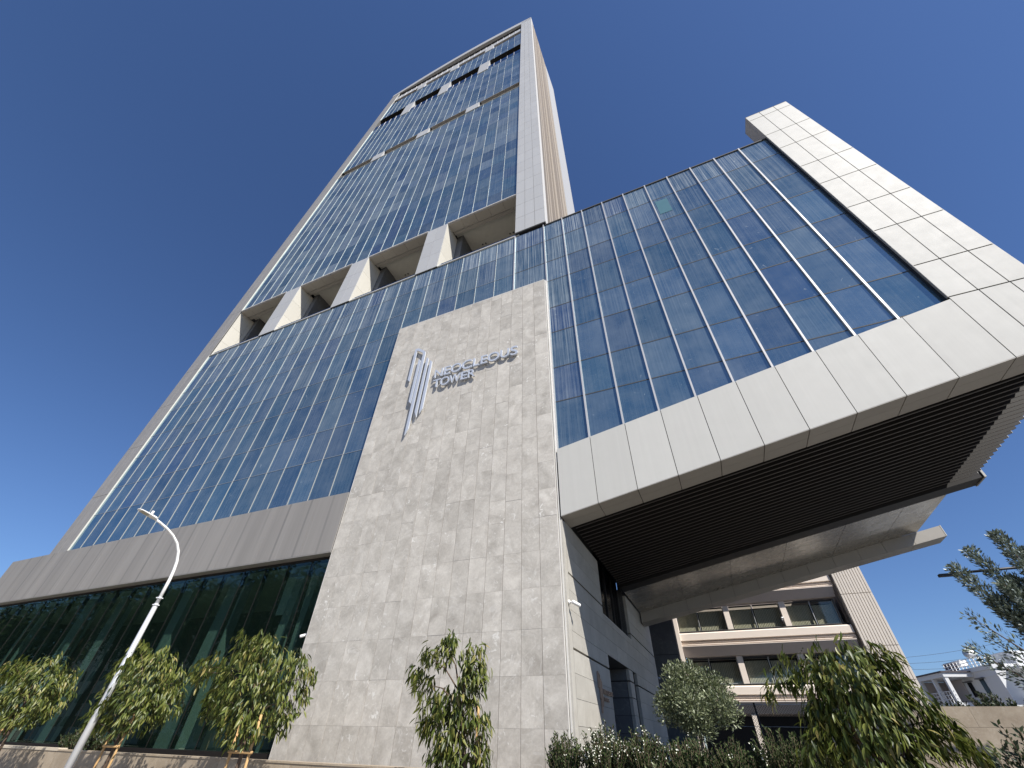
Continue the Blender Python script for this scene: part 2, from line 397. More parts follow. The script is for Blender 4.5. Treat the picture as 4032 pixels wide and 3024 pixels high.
# glass panes ---------------------------------------------------------------
def levels(zt, zb, first='span'):
    """pane heights from the top down: spandrel 1.82, vision 2.22"""
    out = [zt]; s = first == 'span'
    while out[-1] - zb > 0.3:
        out.append(max(zb, out[-1] - (1.82 if s else 2.22))); s = not s
        if out[-1] - zb < 0.5: out[-1] = zb
    return out
cells = []        # x0, x1, z0, z1, dirt
xs_t = [XL + BAY * i for i in range(24)]
podium = [24.0, 22.17, 19.92, 18.10, 15.87, 14.07, 11.85, 10.02, 7.75]
for i in range(23):
    x0, x1 = xs_t[i], xs_t[i + 1]
    for j in range(8):
        if x0 > -12.8 and podium[j + 1] > 19.0 or x0 <= -12.8 or (x0 > -12.8 and podium[j] > 18.1):
            cells.append((x0, x1, podium[j + 1], podium[j], (0.95, 0.7, 0.5, 0.36, 0.28, 0.22, 0.16, 0.12)[j] * random.uniform(0.5, 1.15)))
xs_w = [-5.46, -3.56, -2.37] + [-2.37 + 1.2345 * k for k in range(1, 9)] + [8.86]
wing_lv = [24.0, 22.17, 19.92, 18.10, 15.87, 14.07, 11.85, 10.02, 7.87, 6.2]
for i in range(len(xs_w) - 1):
    x0, x1 = xs_w[i], xs_w[i + 1]
    for j in range(len(wing_lv) - 1):
        z0, z1 = wing_lv[j + 1], wing_lv[j]
        if x1 < -3.5 and z1 < 18.5: continue
        z0 = max(z0, zs(x1) + 1.0)
        if z1 - z0 < 0.4: continue
        d = (0.8, 0.42, 0.26, 0.2, 0.16, 0.12, 0.10, 0.08, 0.06)[j] * random.uniform(0.6, 1.2)
        if x1 < -2.0: d = max(d, (1.0, 0.95, 0.85, 0.75, 0.65, 0.55, 0.45, 0.25, 0.2)[j] * 0.85)
        cells.append((x0, x1, z0, z1, d))
upper = []
for zt, zb in ((60.0, 29.95), (80.25, 62.0), (96.1, 86.1)):
    lv = levels(zt, zb)
    for i in range(23):
        for j in range(len(lv) - 1): upper.append((xs_t[i], xs_t[i + 1], lv[j + 1], lv[j], 0.2))
def score(c):
    x, z = (c[0] + c[1]) / 2, (c[2] + c[3]) / 2
    d = math.sqrt(x * x + 144 + z * z); return (c[1] - c[0]) * (c[3] - c[2]) * 12 / d ** 3
allc = sorted(cells + upper, key=score, reverse=True)
for c in allc[:300]:
    dz = 0.011
    box('glass_pane', c[0] + .012, c[1] - .012, YG, YG + .03, c[2] + dz, c[3] - dz, 'blue', tower, (c[4], random.random(), 0, 1))
boxes('glazing', [(c[0] + .012, c[1] - .012, YG, YG + .03, c[2] + .011, c[3] - .011) for c in allc[300:]], 'blue_stuff', tower, 'stuff')
# a small teal replacement pane in the wing
box('patch_pane', 2.72, 3.32, YG - .012, YG - .004, 20.55, 21.9, 'teal', tower)

# fins and transoms -----------------------------------------------------------
for i, x in enumerate(xs_t):
    segs = [(29.95, 60.0), (62.0, 80.25), (86.1, 96.1)]
    if x < -12.7: segs.append((7.75, 24.0))
    elif x < -5.5: segs.append((18.0, 24.0))
    for z0, z1 in segs:
        box('fin', x - .013, x + .013, YG - .026, YG - .001, z0, z1, 'fin_dull', tower)
for x in xs_w[:-1]:
    zb = 18.0 if x < -3.6 else zs(x) + 2.0
    box('fin', x - .030, x + .030, YG - .07, YG - .001, zb, 24.06, 'fin', tower)
for z in podium[1:-1]:
    box('transom', XL, -12.72 if z < 18.1 else -5.5, YG - .012, YG + .02, z - .014, z + .014, 'transom', tower)
for z in wing_lv[1:-1]:
    box('wing_transom', -3.5 if z < 18.1 else -5.4, 8.8, YG - .008, YG + .02, z - .02, z + .02, 'joint', tower)
box('roof_edge', -3.45, 9.6, YG - .05, YG + .25, 24.0, 24.07, 'joint', tower)

# piers and top beam of the tower frame ---------------------------------------------------
YP = 11.86
def pier(name, x0, x1, z0, z1, ncol, rows, mat, YP=11.86):
    p = pbox(name, x0 + .02, x1 - .02, YP + .03, YP + 1.2, z0, z1, 'joint', tower)
    w = (x1 - x0) / ncol
    z = z0; k = 0
    while z < z1 - .05:
        h = rows[k % len(rows)]; zt = min(z + h, z1)
        if z1 - zt < 0.5: zt = z1
        for c in range(ncol):
            box('pier_panel', x0 + c * w + .010, x0 + (c + 1) * w - .010, YP, YP + .026, z + .011, zt - .011, mat, p)
        z = zt; k += 1
    return p
pr = pier('right_pier', -5.43, -3.40, 24.25, 106.4, 3, (1.86,), 'pale_panel')
box('pier_return', -3.405, -3.385, YP, YP + .55, 24.3, 106.3, 'edge', pr)
box('pier_underside', -5.43, -3.40, YP + .02, YP + .35, 24.16, 24.25, 'dark', pr)
pl = pier('left_pier', -35.40, -33.62, 7.7, 105.0, 2, (3.72,), 'silver_old_shade', 11.92)
box('pier_return', -33.62, -33.59, 11.922, 12.0, 7.8, 24.0, 'cream_panel', pl)
box('pier_return', -33.62, -33.59, 11.922, 12.0, 29.9, 80.3, 'cream_panel', pl)
box('pier_return', -33.62, -33.59, 11.922, 12.0, 86.0, 104.0, 'cream_panel', pl)
# bowed parapet beam
topz = lambda x: 105.0 + 1.4 * (x + 35.4) / 32.0 + 3.2 * (1 - ((x + 19.4) / 16.0) ** 2)
n = 26; xa = [-35.4 + 32.0 * i / (n - 1) for i in range(n)]
poly = [(x, topz(x)) for x in xa] + [(x, max(topz(x) - 2.4, 103.6 + 1.5 * (1 - ((x + 19.4) / 16) ** 2))) for x in reversed(xa)]
bm_ = prism('parapet_beam', poly, 'y', YP, YP + 1.3, 'pale_panel', tower)
box('crown_beam', XL, XR, YG + .02, YG + .3, 98.8, 101.0, 'pale_panel', tower)
box('crown_soffit', XL, XR, YG + .05, YG + 1.2, 103.7, 103.9, 'joint', tower)
for i in range(24):
    box('crown_post', xs_t[i] - .05, xs_t[i] + .05, YG - .02, YG + .02, 98.6, 101.3, 'fin', tower)
for k in range(3):
    xk = -26.05 + 7.5 * k
    box('crown_pier', xk - 1.7, xk, YG - .06, YG + .9, 96.0, 98.8, 'pale_panel', tower)

# balcony level of the podium roof (z 24 to 29.9)
piers = [(-27.88, -26.15), (-20.45, -18.70), (-12.95, -11.20)]
opens = [(-33.6, -27.88), (-26.15, -20.45), (-18.70, -12.95), (-11.20, -5.43)]
for (x0, x1) in piers:
    pp = pbox('balcony_pier', x0 + .01, x1 - .01, YG - .05, YG + 4.2, 24.05, 29.95, 'joint', tower)
    for z0, z1 in ((24.05, 25.95), (25.95, 27.9), (27.9, 29.93)):
        for xa_, xb_ in ((x0, (x0 + x1) / 2), ((x0 + x1) / 2, x1)):
            box('pier_panel', xa_ + .006, xb_ - .006, YG - .09, YG - .052, z0 + .008, z1 - .008, 'pale_panel', pp)
        for y0, y1 in ((11.92, 13.1), (13.1, 14.4), (14.4, 16.1)):
            box('reveal_panel', x1 - .008, x1 + .028, y0 + .008, y1 - .008, z0 + .008, z1 - .008, 'cream_panel', pp)
            box('reveal_panel', x0 - .028, x0 + .008, y0 + .008, y1 - .008, z0 + .008, z1 - .008, 'cream_panel', pp)
lw = pbox('balcony_end_wall', -33.9, -33.62, 12.0, 16.4, 24.05, 29.95, 'joint', tower)
for z0, z1 in ((24.05, 25.95), (25.95, 27.9), (27.9, 29.93)):
    for y0, y1 in ((12.0, 13.1), (13.1, 14.4), (14.4, 16.1)):
        box('reveal_panel', -33.615, -33.58, y0 + .008, y1 - .008, z0 + .008, z1 - .008, 'cream_panel', lw)
pbox('balcony_end_wall', -5.42, -5.2, 12.0, 16.4, 24.05, 29.95, 'cream_panel', tower)
for (x0, x1) in opens:
    for i in range(5):
        w = (x1 - x0) / 5
        box('balcony_soffit', x0 + i * w + .008, x0 + (i + 1) * w - .008, YG - .04, YG + .66, 29.80, 29.93, 'beam_panel', tower)
    box('balcony_bulkhead', x0 + .1, x1 - .1, YG + .70, YG + 1.0, 29.86, 30.1, 'beam_panel', tower)
    box('balcony_ceiling', x0 + .02, x1 - .02, YG + 1.0, YG + 5.0, 30.3, 30.4, 'ceiling', tower)
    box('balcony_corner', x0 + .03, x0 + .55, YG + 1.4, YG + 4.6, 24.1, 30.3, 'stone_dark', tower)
    for k in (.28, .33, .70, .75):
        xx = x0 + (x1 - x0) * k
        box('downlight', xx - .05, xx + .05, YG + 2.65, YG + 2.75, 30.26, 30.31, 'dark', tower)
    box('balcony_sill', x0 + .01, x1 - .01, YG - .07, YG + .25, 24.0, 24.07, 'edge', tower)
    box('balcony_rail', x0 + .05, x1 - .05, YG + .08, YG + .11, 24.1, 24.5, 'rail_glass', tower)
    box('glass_foot', x0 + .01, x1 - .01, YG - .10, YG + .02, 29.93, 30.02, 'edge', tower)
box('balcony_floor', XL, XR, YG + .05, 16.6, 23.8, 24.0, 'pave', tower)
# slit level (z 60 to 62) and tall terrace level (z 80 to 86)
for (x0, x1) in opens:
    for i in range(5):
        w = (x1 - x0) / 5
        box('slit_soffit', x0 + .3 + i * w + .01, x0 + .3 + (i + 1) * w - .01, YG - .04, YG + 1.6, 61.9, 62.0, 'silver_old_shade', tower)
        box('terrace_soffit', x0 + .3 + i * w + .01, x0 + .3 + (i + 1) * w - .01, YG - .04, YG + 1.2, 86.0, 86.1, 'louvre', tower)
    box('slit_sill', x0 + .02, x1 - .02, YG - .05, YG + .2, 60.0, 60.05, 'edge', tower)
    box('terrace_rail', x0 + .02, x1 - .02, YG - .02, YG + .01, 80.3, 82.0, 'rail_glass', tower)
    for k in range(1, 5):
        xx = x0 + (x1 - x0) * k / 5
        box('rail_post', xx - .04, xx + .04, YG - .05, YG + .03, 80.2, 82.1, 'fin', tower)
for (x0, x1) in piers:
    box('slit_pier', x0 + .0, x1 + .1, YG - .07, YG + 1.5, 60.0, 62.0, 'pale_panel', tower)
    box('terrace_pier', x0 + .0, x1 + .1, YG - .07, YG + 1.3, 80.2, 86.1, 'pale_panel', tower)

# right flank: ribbed brown metal, then a pale strip
fl = prism('flank_wall', [(12.35, 24.2), (26.4, 24.2), (26.4, 113.6), (20.5, 108.2), (12.35, 106.35)], 'x', -3.60, -3.47, 'brown', tower)
for k in range(26):
    y0 = 12.46 + k * .312
    zt = 106.2 + (y0 - 12.35) * .22
    box('flank_rib', -3.47, -3.40, y0, y0 + random.uniform(.12, .20), 24.3, zt, 'brown_lit' if random.random() < .36 else 'brown', fl)  # uneven light on the ribs painted by random paler colour
prism('flank_strip', [(20.6, 24.2), (26.4, 24.2), (26.4, 113.8), (20.6, 108.5)], 'x', -3.47, -3.39, 'pale_panel', fl)

# weathered band above the lobby
YB = 11.75
band = pbox('podium_band', -38.86, -12.70, YB + .03, YB + .5, 5.30, 7.74, 'joint', tower)
xb = -38.86; k = 0
while xb < -12.75:
    x1 = min(xb + BAY * 2, -12.68)
    if -12.68 - x1 < .5: x1 = -12.68
    box('band_panel', xb + .004, x1 - .004, YB, YB + .028, 5.305, 7.735, 'band', band)
    box('band_underside', xb + .004, x1 - .004, YB + .004, YB + .36, 5.27, 5.30, 'silver_old_shade', band)
    xb = x1
box('lobby_head', -38.8, -12.7, YB + .36, 12.3, 5.12, 5.29, 'louvre', tower)

# lobby: green glass with an interior behind it
YL = 12.06
xg = -13.80
xs_l = [-12.72, -13.80] + [-13.80 - 1.2278 * k for k in range(1, 21)]
for a, b in zip(xs_l[1:], xs_l[:-1]):
    box('lobby_pane', a + .012, b - .012, YL, YL + .025, -.40, 5.14, 'lobby', tower)
    box('lobby_mullion', a - .022, a + .022, YL + .03, YL + .16, -.40, 5.14, 'black', tower)
    box('lobby_bead', a - .008, a + .008, YL - .012, YL + .02, -.40, 5.14, 'louvre', tower)
box('lobby_sill', -38.8, -12.7, 11.95, 12.3, -.62, -.41, 'louvre', tower)
box('lobby_floor', -38.8, -12.6, 12.3, 18.0, -.60, -.50, 'pave', tower)
box('lobby_ceiling', -38.8, -12.6, 12.31, 18.0, 5.12, 5.25, 'ceiling', tower)
box('lobby_back_wall', -38.8, -12.6, 17.6, 17.9, -.5, 5.2, 'stone_dark', tower)
for k, (xk, wk) in enumerate(((-14.6, .35), (-15.5, .5), (-19.4, 1.2), (-22.6, 1.0), (-27.2, .9), (-30.2, 1.1), (-34.6, 1.0))):
    hexa('slanted_column', [(xk, 12.75, -.5), (xk + wk, 12.75, -.5), (xk + wk, 13.1, -.5), (xk, 13.1, -.5), (xk + .35, 12.75, 5.12), (xk + .35 + wk * .8, 12.75, 5.12), (xk + .35 + wk * .8, 13.1, 5.12), (xk + .35, 13.1, 5.12)], 'pale_panel', tower)
box('lobby_end_wall', -38.8, -38.6, 12.3, 17.9, -.5, 5.2, 'stone_dark', tower)
box('reception_screen', -16.2, -13.6, 13.0, 13.06, 3.6, 5.0, 'white_paint', tower)
box('reception_desk', -22.0, -18.2, 14.6, 15.4, -.5, .55, 'white_paint', tower)

# the stone wall -----------------------------------------------------------------
YS = 11.80; SX0, SX1, SZ1 = -12.66, -3.66, 18.10
sw = pbox('stone_wall', SX0 + .02, SX1 - .02, YS + .04, YS + .36, GROUND, SZ1 - .01, 'joint', tower)
for c in range(15):
    x0 = SX0 + .6 * c; x1 = x0 + .6
    z = -.79 - 1.03 + .0
    rows = [-1.82 + 1.03 * k for k in range(8)]
    zz = rows[-1]
    g = random.uniform(-.5, .5) if random.random() < .45 else 0
    zz = rows[-1]
    first = True
    while zz < SZ1 - .05:
        h = 1.03 + (g if first else 0); first = False
        if zz > 9.0: h = 1.03 if g == 0 else random.choice((1.03, 1.25))
        zz = min(zz + h, SZ1)
        if SZ1 - zz < .35: zz = SZ1
        rows.append(zz)
    for a, b in zip(rows[:-1], rows[1:]):
        if b < -.6: continue
        dy = random.uniform(-.0025, .0025)
        box('stone_panel', x0 + .006, x1 - .006, YS + dy, YS + .038, max(a, GROUND) + .0015, b - .0015, 'stone', sw)
box('stone_edge', SX1 - .004, SX1 + .006, YS + .0, YS + .30, -1.6, SZ1, 'edge', sw)
box('stone_edge', SX1 + .03, SX1 + .07, YS + .06, YS + .34, -1.6, SZ1, 'edge', sw)
box('stone_edge', SX0 - .014, SX0 + .002, YS - .003, YS + .36, -1.6, SZ1, 'edge', sw)
box('stone_cap', SX0, SX1, YS + .0, YS + .35, SZ1 - .004, SZ1 + .03, 'edge', sw)

# ------------------------------------------------------------------ the cantilevered wing
YF = 11.83
wx0, wx1 = -3.55, 8.82
prism('wing_core', [(-3.5, zs(-3.5) + .42), (10.0, zs(10.0) + .42), (10.0, 23.9), (-3.5, 23.9)], 'y', 12.16, 27.9, 'core', tower)
frame = hexa('wing_frame', [(wx0, YF + .022, zs(wx0) + .02), (10.86, YF + .022, zs(10.86) + .02), (10.86, 12.72, zs(10.86) + .02), (wx0, 12.72, zs(wx0) + .02),
                            (wx0, YF + .022, zs(wx0) + 2.43), (10.86, YF + .022, zs(10.86) + 2.38), (10.86, 12.72, zs(10.86) + 2.38), (wx0, 12.72, zs(wx0) + 2.43)], 'joint', tower)
# split so that nothing of the band's backing stands in front of the glass
frame_post = pbox('frame_post', 8.862, 10.84, YF + .024, 12.70, 10.05, 26.98, 'joint', tower)
def fpanel(x0, x1, za, zb, slope=True, y0=YF, y1=YF + .02, nm='wing_panel', mat='silver', par=frame):
    f = (lambda x: zs(x)) if slope else (lambda x: 0)
    g = .010
    return hexa(nm, [(x0 + g, y0, f(x0) + za + g), (x1 - g, y0, f(x1) + za + g), (x1 - g, y1, f(x1) + za + g), (x0 + g, y1, f(x0) + za + g),
                     (x0 + g, y0, f(x0) + zb - g), (x1 - g, y0, f(x1) + zb - g), (x1 - g, y1, f(x1) + zb - g), (x0 + g, y1, f(x0) + zb - g)], mat, par)
jx = [wx0, -2.33, -1.09, .137, 1.37, 2.60, 3.82, 5.05, 6.28, 7.53, 8.83, 9.54, 10.25, 10.87]
for a, b in zip(jx[:-1], jx[1:]):
    if b < 8.9: fpanel(a, b, 0.0, 2.45)
    else:
        g = .014
        hexa('wing_panel', [(a + g, YF, zs(a) + g), (b - g, YF, zs(b) + g), (b - g, YF + .02, zs(b) + g), (a + g, YF + .02, zs(a) + g),
                            (a + g, YF, 10.178), (b - g, YF, 10.178), (b - g, YF + .02, 10.178), (a + g, YF + .02, 10.178)], 'silver', frame)
    for y0, y1 in ((YF + .004, YF + .47), (YF + .478, 12.80)):
        g = .01
        hexa('underside_panel', [(a + g, y0, zs(a) - .012), (b - g, y0, zs(b) - .012), (b - g, y1, zs(b) - .012), (a + g, y1, zs(a) - .012),
                                 (a + g, y0, zs(a) + .02), (b - g, y0, zs(b) + .02), (b - g, y1, zs(b) + .02), (a + g, y1, zs(a) + .02)], 'beam_panel', frame)
prs = [10.20, 11.86, 14.12, 15.94, 18.15, 20.0, 22.27, 24.08, 26.38, 27.0]
px = [8.82, 9.53, 10.24, 10.87]
for a, b in zip(px[:-1], px[1:]):
    g = .014
    for z0, z1 in zip(prs[:-1], prs[1:]):
        box('wing_panel', a + g, b - g, YF, YF + .02, z0 + .022, z1 - .022, 'silver', frame_post)
for z0, z1 in zip(prs[:-1], prs[1:]):
    box('post_side_panel', 8.825, 8.858, YF + .004, 12.70, z0 + .005, z1 - .005, 'silver_old_shade', frame_post)  # darker copy of the silver puts this side's shade into the colour
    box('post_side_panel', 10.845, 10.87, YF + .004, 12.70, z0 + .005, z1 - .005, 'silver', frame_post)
box('post_cap', 8.83, 10.87, YF, 12.72, 26.98, 27.02, 'joint', frame_post)
box('post_gasket', 8.79, 8.824, YF + .09, 12.0, 9.9, 24.05, 'black', frame_post)
# underside: louvres, back beam, panels, rear beam
def slab_x(name, x0, x1, y0, y1, d0, d1, mat, par):
    return hexa(name, [(x0, y0, zs(x0) + d0), (x1, y0, zs(x1) + d0), (x1, y1, zs(x1) + d0), (x0, y1, zs(x0) + d0),
                       (x0, y0, zs(x0) + d1), (x1, y0, zs(x1) + d1), (x1, y1, zs(x1) + d1), (x0, y1, zs(x0) + d1)], mat, par)
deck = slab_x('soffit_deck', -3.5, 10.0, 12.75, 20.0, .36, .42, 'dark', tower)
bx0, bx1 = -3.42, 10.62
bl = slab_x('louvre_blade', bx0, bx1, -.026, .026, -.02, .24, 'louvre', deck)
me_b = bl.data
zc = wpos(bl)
nb = 24
for k in range(nb):
    y = 12.93 + k * .2905
    if k == 0: o = bl
    else:
        o = bl.copy(); COL.objects.link(o)
    p = Vector((zc.x, y, zc.z)); W[o.name] = p; o.location = p - wpos(deck)
    slab_x('lit_blade_edge', bx0, bx1 - .05, y - .024, y + .024, -.032, -.0205, 'lit_edge', deck)  # lit bottom edge of the blade, painted as a paler strip
    jog = (-.03 if k % 3 == 0 else .0)
    xe = bx1 + jog
    slab_x('louvre_cap', xe, xe + .012, y - .024, y + .024, -.022, .242, 'louvre_end', deck)
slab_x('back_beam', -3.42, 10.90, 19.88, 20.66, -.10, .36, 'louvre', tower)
slab_x('beam_cap', 10.86, 10.93, 19.84, 20.70, -.13, .40, 'silver', tower)
xsf = [-3.48, -1.02, 1.38, 3.80, 6.20, 8.45, 10.03]
for a, b in zip(xsf[:-1], xsf[1:]):
    for y0, y1 in ((20.67, 22.2), (22.2, 23.75), (23.75, 25.28)):
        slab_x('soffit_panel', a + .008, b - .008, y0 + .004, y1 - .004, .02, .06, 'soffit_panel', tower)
rb = slab_x('rear_beam', -3.46, 10.98, 25.33, 26.3, -.42, .02, 'joint', tower)
xr = [-3.48, -2.25, -1.02, .18, 1.38, 2.59, 3.80, 5.0, 6.20, 7.35, 8.45, 9.7, 11.0]
for a, b in zip(xr[:-1], xr[1:]):
    slab_x('beam_panel', a + .006, b - .006, 25.29, 25.328, -.44, .02, 'beam_panel', rb)
    slab_x('beam_panel', a + .006, b - .006, 25.29, 26.3, -.47, -.442, 'beam_panel', rb)
slab_x('beam_cap', 10.985, 11.02, 25.28, 26.32, -.47, .03, 'silver', rb)

# ------------------------------------------------------------------ stone flank under the wing
XW = -3.55
flank = pbox('entrance_wall', XW - .30, XW - .13, 12.25, 28.4, 2.30, 3.49, 'joint', tower)
box('wall_backing', XW - .30, XW - .13, 12.25, 16.36, 3.49, 6.2, 'joint', flank)
box('wall_backing', XW - .30, XW - .13, 21.5, 28.4, 3.49, 6.2, 'joint', flank)
box('wall_backing', XW - .30, XW - .13, 12.25, 16.33, GROUND, 2.30, 'joint', flank)
box('wall_backing', XW - .30, XW - .13, 21.63, 28.4, GROUND, 2.30, 'joint', flank)
box('corner_stone', XW - .2, XW + .012, 11.88, 12.18, GROUND, 5.25, 'stone_side', flank)
box('corner_groove', XW - .2, XW - .04, 12.18, 12.24, GROUND, 5.25, 'joint', flank)
zr = [-1.6, -1.25, -.73, -.21, .31, .83, 1.35, 1.88, 2.29, 2.80, 3.31, 3.77, 4.30, 4.82, 5.34]
ycuts = [12.24, 14.28, 16.35, 18.0, 19.85, 21.58, 23.9, 26.2, 28.45]
for a, b in zip(zr[:-1], zr[1:]):
    for c, d in zip(ycuts[:-1], ycuts[1:]):
        if 16.3 < c < 21.5 and (b < 2.32): continue
        if 16.3 < c < 21.5 and 3.5 < (a + b) / 2 < 5.6: continue
        lo = a + (.028 if abs(a - 1.88) < .01 or abs(a - 3.77) < .01 else .004)
        hi = b - (.028 if abs(b - 1.88) < .01 or abs(b - 3.77) < .01 else .004)
        box('wall_stone', XW - .12, XW + random.uniform(-.001, .001), c + .002, d - .002, lo, hi, 'stone_side', flank)
for c, d in zip(ycuts[2:5], ycuts[3:6]):
    box('wall_stone', XW - .12, XW, c + .002, d - .002, 3.314, 3.50, 'stone_side', flank)
# window
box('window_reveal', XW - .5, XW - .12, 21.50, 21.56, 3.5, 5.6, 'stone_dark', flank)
box('window_sill', XW - .5, XW + .01, 16.36, 21.57, 3.50, 3.525, 'edge', flank)
wn_ = pbox('window_frame', XW - .42, XW - .40, 16.36, 21.5, 3.5, 6.0, 'black', flank)
for k in range(4):
    box('window_pane', XW - .395, XW - .38, 16.4 + k * 1.28, 17.6 + k * 1.28, 3.54, 5.9, 'black_glass', flank)
    box('window_bar', XW - .40, XW - .33, 17.62 + k * 1.28, 17.68 + k * 1.28, 3.53, 5.9, 'black', flank)
# recesses
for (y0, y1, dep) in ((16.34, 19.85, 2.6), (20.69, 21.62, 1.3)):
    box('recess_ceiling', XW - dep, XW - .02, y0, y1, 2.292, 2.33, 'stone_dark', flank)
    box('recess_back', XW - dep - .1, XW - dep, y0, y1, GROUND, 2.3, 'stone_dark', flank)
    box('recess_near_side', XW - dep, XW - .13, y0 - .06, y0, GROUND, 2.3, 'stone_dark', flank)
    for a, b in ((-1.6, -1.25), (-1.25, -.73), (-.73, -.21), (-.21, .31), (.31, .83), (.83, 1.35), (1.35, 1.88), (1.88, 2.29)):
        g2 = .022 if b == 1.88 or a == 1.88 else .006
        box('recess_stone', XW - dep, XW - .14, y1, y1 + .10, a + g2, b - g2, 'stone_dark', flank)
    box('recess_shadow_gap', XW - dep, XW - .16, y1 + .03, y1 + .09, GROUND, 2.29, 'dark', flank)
pp = pbox('pier_backing', XW - .6, XW - .13, 19.96, 20.62, GROUND, 2.29, 'joint', flank)
for a, b in ((-1.6, -1.25), (-1.25, -.73), (-.73, -.21), (-.21, .31), (.31, .83), (.83, 1.35), (1.35, 1.88), (1.88, 2.29)):
    g2 = .024 if b == 1.88 or a == 1.88 else .005
    box('pier_stone', XW - .12, XW, 19.86, 20.68, a + g2, b - g2, 'stone_side', flank)
tube('door_pull', [(XW - .5, 18.6, GROUND), (XW - .5, 18.6, 1.15)], .03, 'black', flank)
tube('door_knob', [(XW - .5, 18.6, .62), (XW - .5, 18.6, .78)], [.05, .06], 'black', flank)
box('window_void', XW - 1.2, XW - .45, 16.3, 21.6, 3.3, 6.2, 'dark', flank)
box('lobby_block', -12.6, XW - 2.8, 12.4, 28.4, GROUND, 6.0, 'core', tower)

# dark annex behind
annex = pbox('rear_annex', -12, -2.55, 33.0, 34.0, GROUND, 8.6, 'joint', tower)
for z0, z1 in ((-1.6, 1.5), (1.5, 4.47), (4.47, 8.6)):
    for x0 in (-12, -8.85, -5.7):
        box('annex_panel', x0 + .012, x0 + 3.138, 32.95, 32.995, z0 + .012, z1 - .012, 'stone_dark', annex)

# ------------------------------------------------------------------ signs
def glyph_mesh(ch):
    cu = bpy.data.curves.new('glyph', 'FONT'); cu.body = ch; cu.size = 1.0; cu.extrude = 0.0; cu.offset = 0.006
    o = bpy.data.objects.new('glyph', cu); COL.objects.link(o)
    dg = bpy.context.evaluated_depsgraph_get(); me = bpy.data.meshes.new_from_object(o.evaluated_get(dg))
    bpy.data.objects.remove(o); bpy.data.curves.remove(cu)
    co = np.array([v.co[:] for v in me.vertices]); polys = [tuple(p.vertices) for p in me.polygons]
    bpy.data.meshes.remove(me); return co, polys
GL = {}
def letter(ch, l, r, z0, z1, place, depth, mat, parent, loc):
    """one raised letter: its flat outline fitted between l and r and given depth; place(u, w, d) is the world point"""
    if ch not in GL: GL[ch] = glyph_mesh(ch)
    co, polys = GL[ch]
    mn, mx = co.min(0), co.max(0)
    u = l + (co[:, 0] - mn[0]) / (mx[0] - mn[0]) * (r - l); w = z0 + (co[:, 1] - mn[1]) / (mx[1] - mn[1]) * (z1 - z0)
    bm = bmesh.new(); vs = [bm.verts.new(place(a, b, 0.0)) for a, b in zip(u, w)]
    for p in polys:
        try: bm.faces.new([vs[i] for i in p])
        except ValueError: pass
    bmesh.ops.remove_doubles(bm, verts=bm.verts[:], dist=1e-5)
    bmesh.ops.recalc_face_normals(bm, faces=bm.faces[:])
    ret = bmesh.ops.extrude_face_region(bm, geom=bm.faces[:])
    d = place(0, 0, depth) - place(0, 0, 0)
    bmesh.ops.translate(bm, verts=[g for g in ret['geom'] if isinstance(g, bmesh.types.BMVert)], vec=d)
    bmesh.ops.recalc_face_normals(bm, faces=bm.faces[:])
    bmesh.ops.translate(bm, verts=bm.verts[:], vec=-Vector(loc))
    me = bpy.data.meshes.new('letter'); bm.to_mesh(me); bm.free(); me.materials.append(M[mat])
    o = bpy.data.objects.new('letter', me); return link(o, parent, loc)
def emblem(parent, place, mat, sx=1.0):
    bars = [
        [(-10.98, 13.42), (-10.84, 13.28), (-10.84, 15.42), (-10.80, 15.46), (-10.46, 15.18), (-10.41, 15.10), (-10.40, 14.98), (-10.39, 10.12), (-10.38, 9.98), (-10.25, 10.30), (-10.25, 15.05), (-10.28, 15.18), (-10.36, 15.28), (-10.74, 15.60), (-10.80, 15.63), (-10.94, 15.63), (-10.98, 15.58)],
        [(-10.59, 11.98), (-10.57, 11.90), (-10.45, 11.78), (-10.45, 14.52), (-10.47, 14.62), (-10.52, 14.68), (-10.59, 14.74)],
        [(-10.10, 11.18), (-9.96, 10.86), (-9.96, 14.50), (-9.98, 14.58), (-10.10, 14.68)],
        [(-9.84, 11.02), (-9.70, 11.26), (-9.70, 14.18), (-9.72, 14.26), (-9.84, 14.38)],
    ]
    for b in bars:
        c = place(*b[0], 0)
        f = [place(u, w, 0) for u, w in b]; k = [place(u, w, .055) for u, w in b]; n = len(b)
        fix(mesh('emblem_bar', f + k, [tuple(range(n)), tuple(range(2 * n - 1, n - 1, -1))] + [(i, (i + 1) % n, n + (i + 1) % n, n + i) for i in range(n)], mat, parent, c))
sign = thing('wall_sign', 'large raised silver NEOCLEOUS TOWER lettering and bar emblem high on grey stone wall', 'sign', (-8, 11.8, 9.9))
YSG = 11.67
P1 = lambda u, w, d: Vector((u, YSG + d, w))
row1 = [('N', -9.40, -8.95), ('E', -8.87, -8.52), ('O', -8.49, -7.93), ('C', -7.90, -7.38), ('L', -7.30, -6.98), ('E', -6.90, -6.57), ('O', -6.54, -5.95), ('U', -5.90, -5.47), ('S', -5.40, -5.04)]
row2 = [('T', -9.39, -8.98), ('O', -8.98, -8.49), ('W', -8.50, -7.93), ('E', -7.88, -7.55), ('R', -7.51, -7.14)]
for ch, l, r in row1: letter(ch, l, r, 13.03 - (.02 if ch in 'OCS' else 0), 13.55 + (.02 if ch in 'OCS' else 0), P1, .075, 'letter', sign, (l, YSG, 13.03))
for ch, l, r in row2: letter(ch, l, r, 12.39 - (.02 if ch in 'O' else 0), 12.87 + (.02 if ch in 'O' else 0), P1, .075, 'letter', sign, (l, YSG, 12.39))
emblem(sign, P1, 'letter')
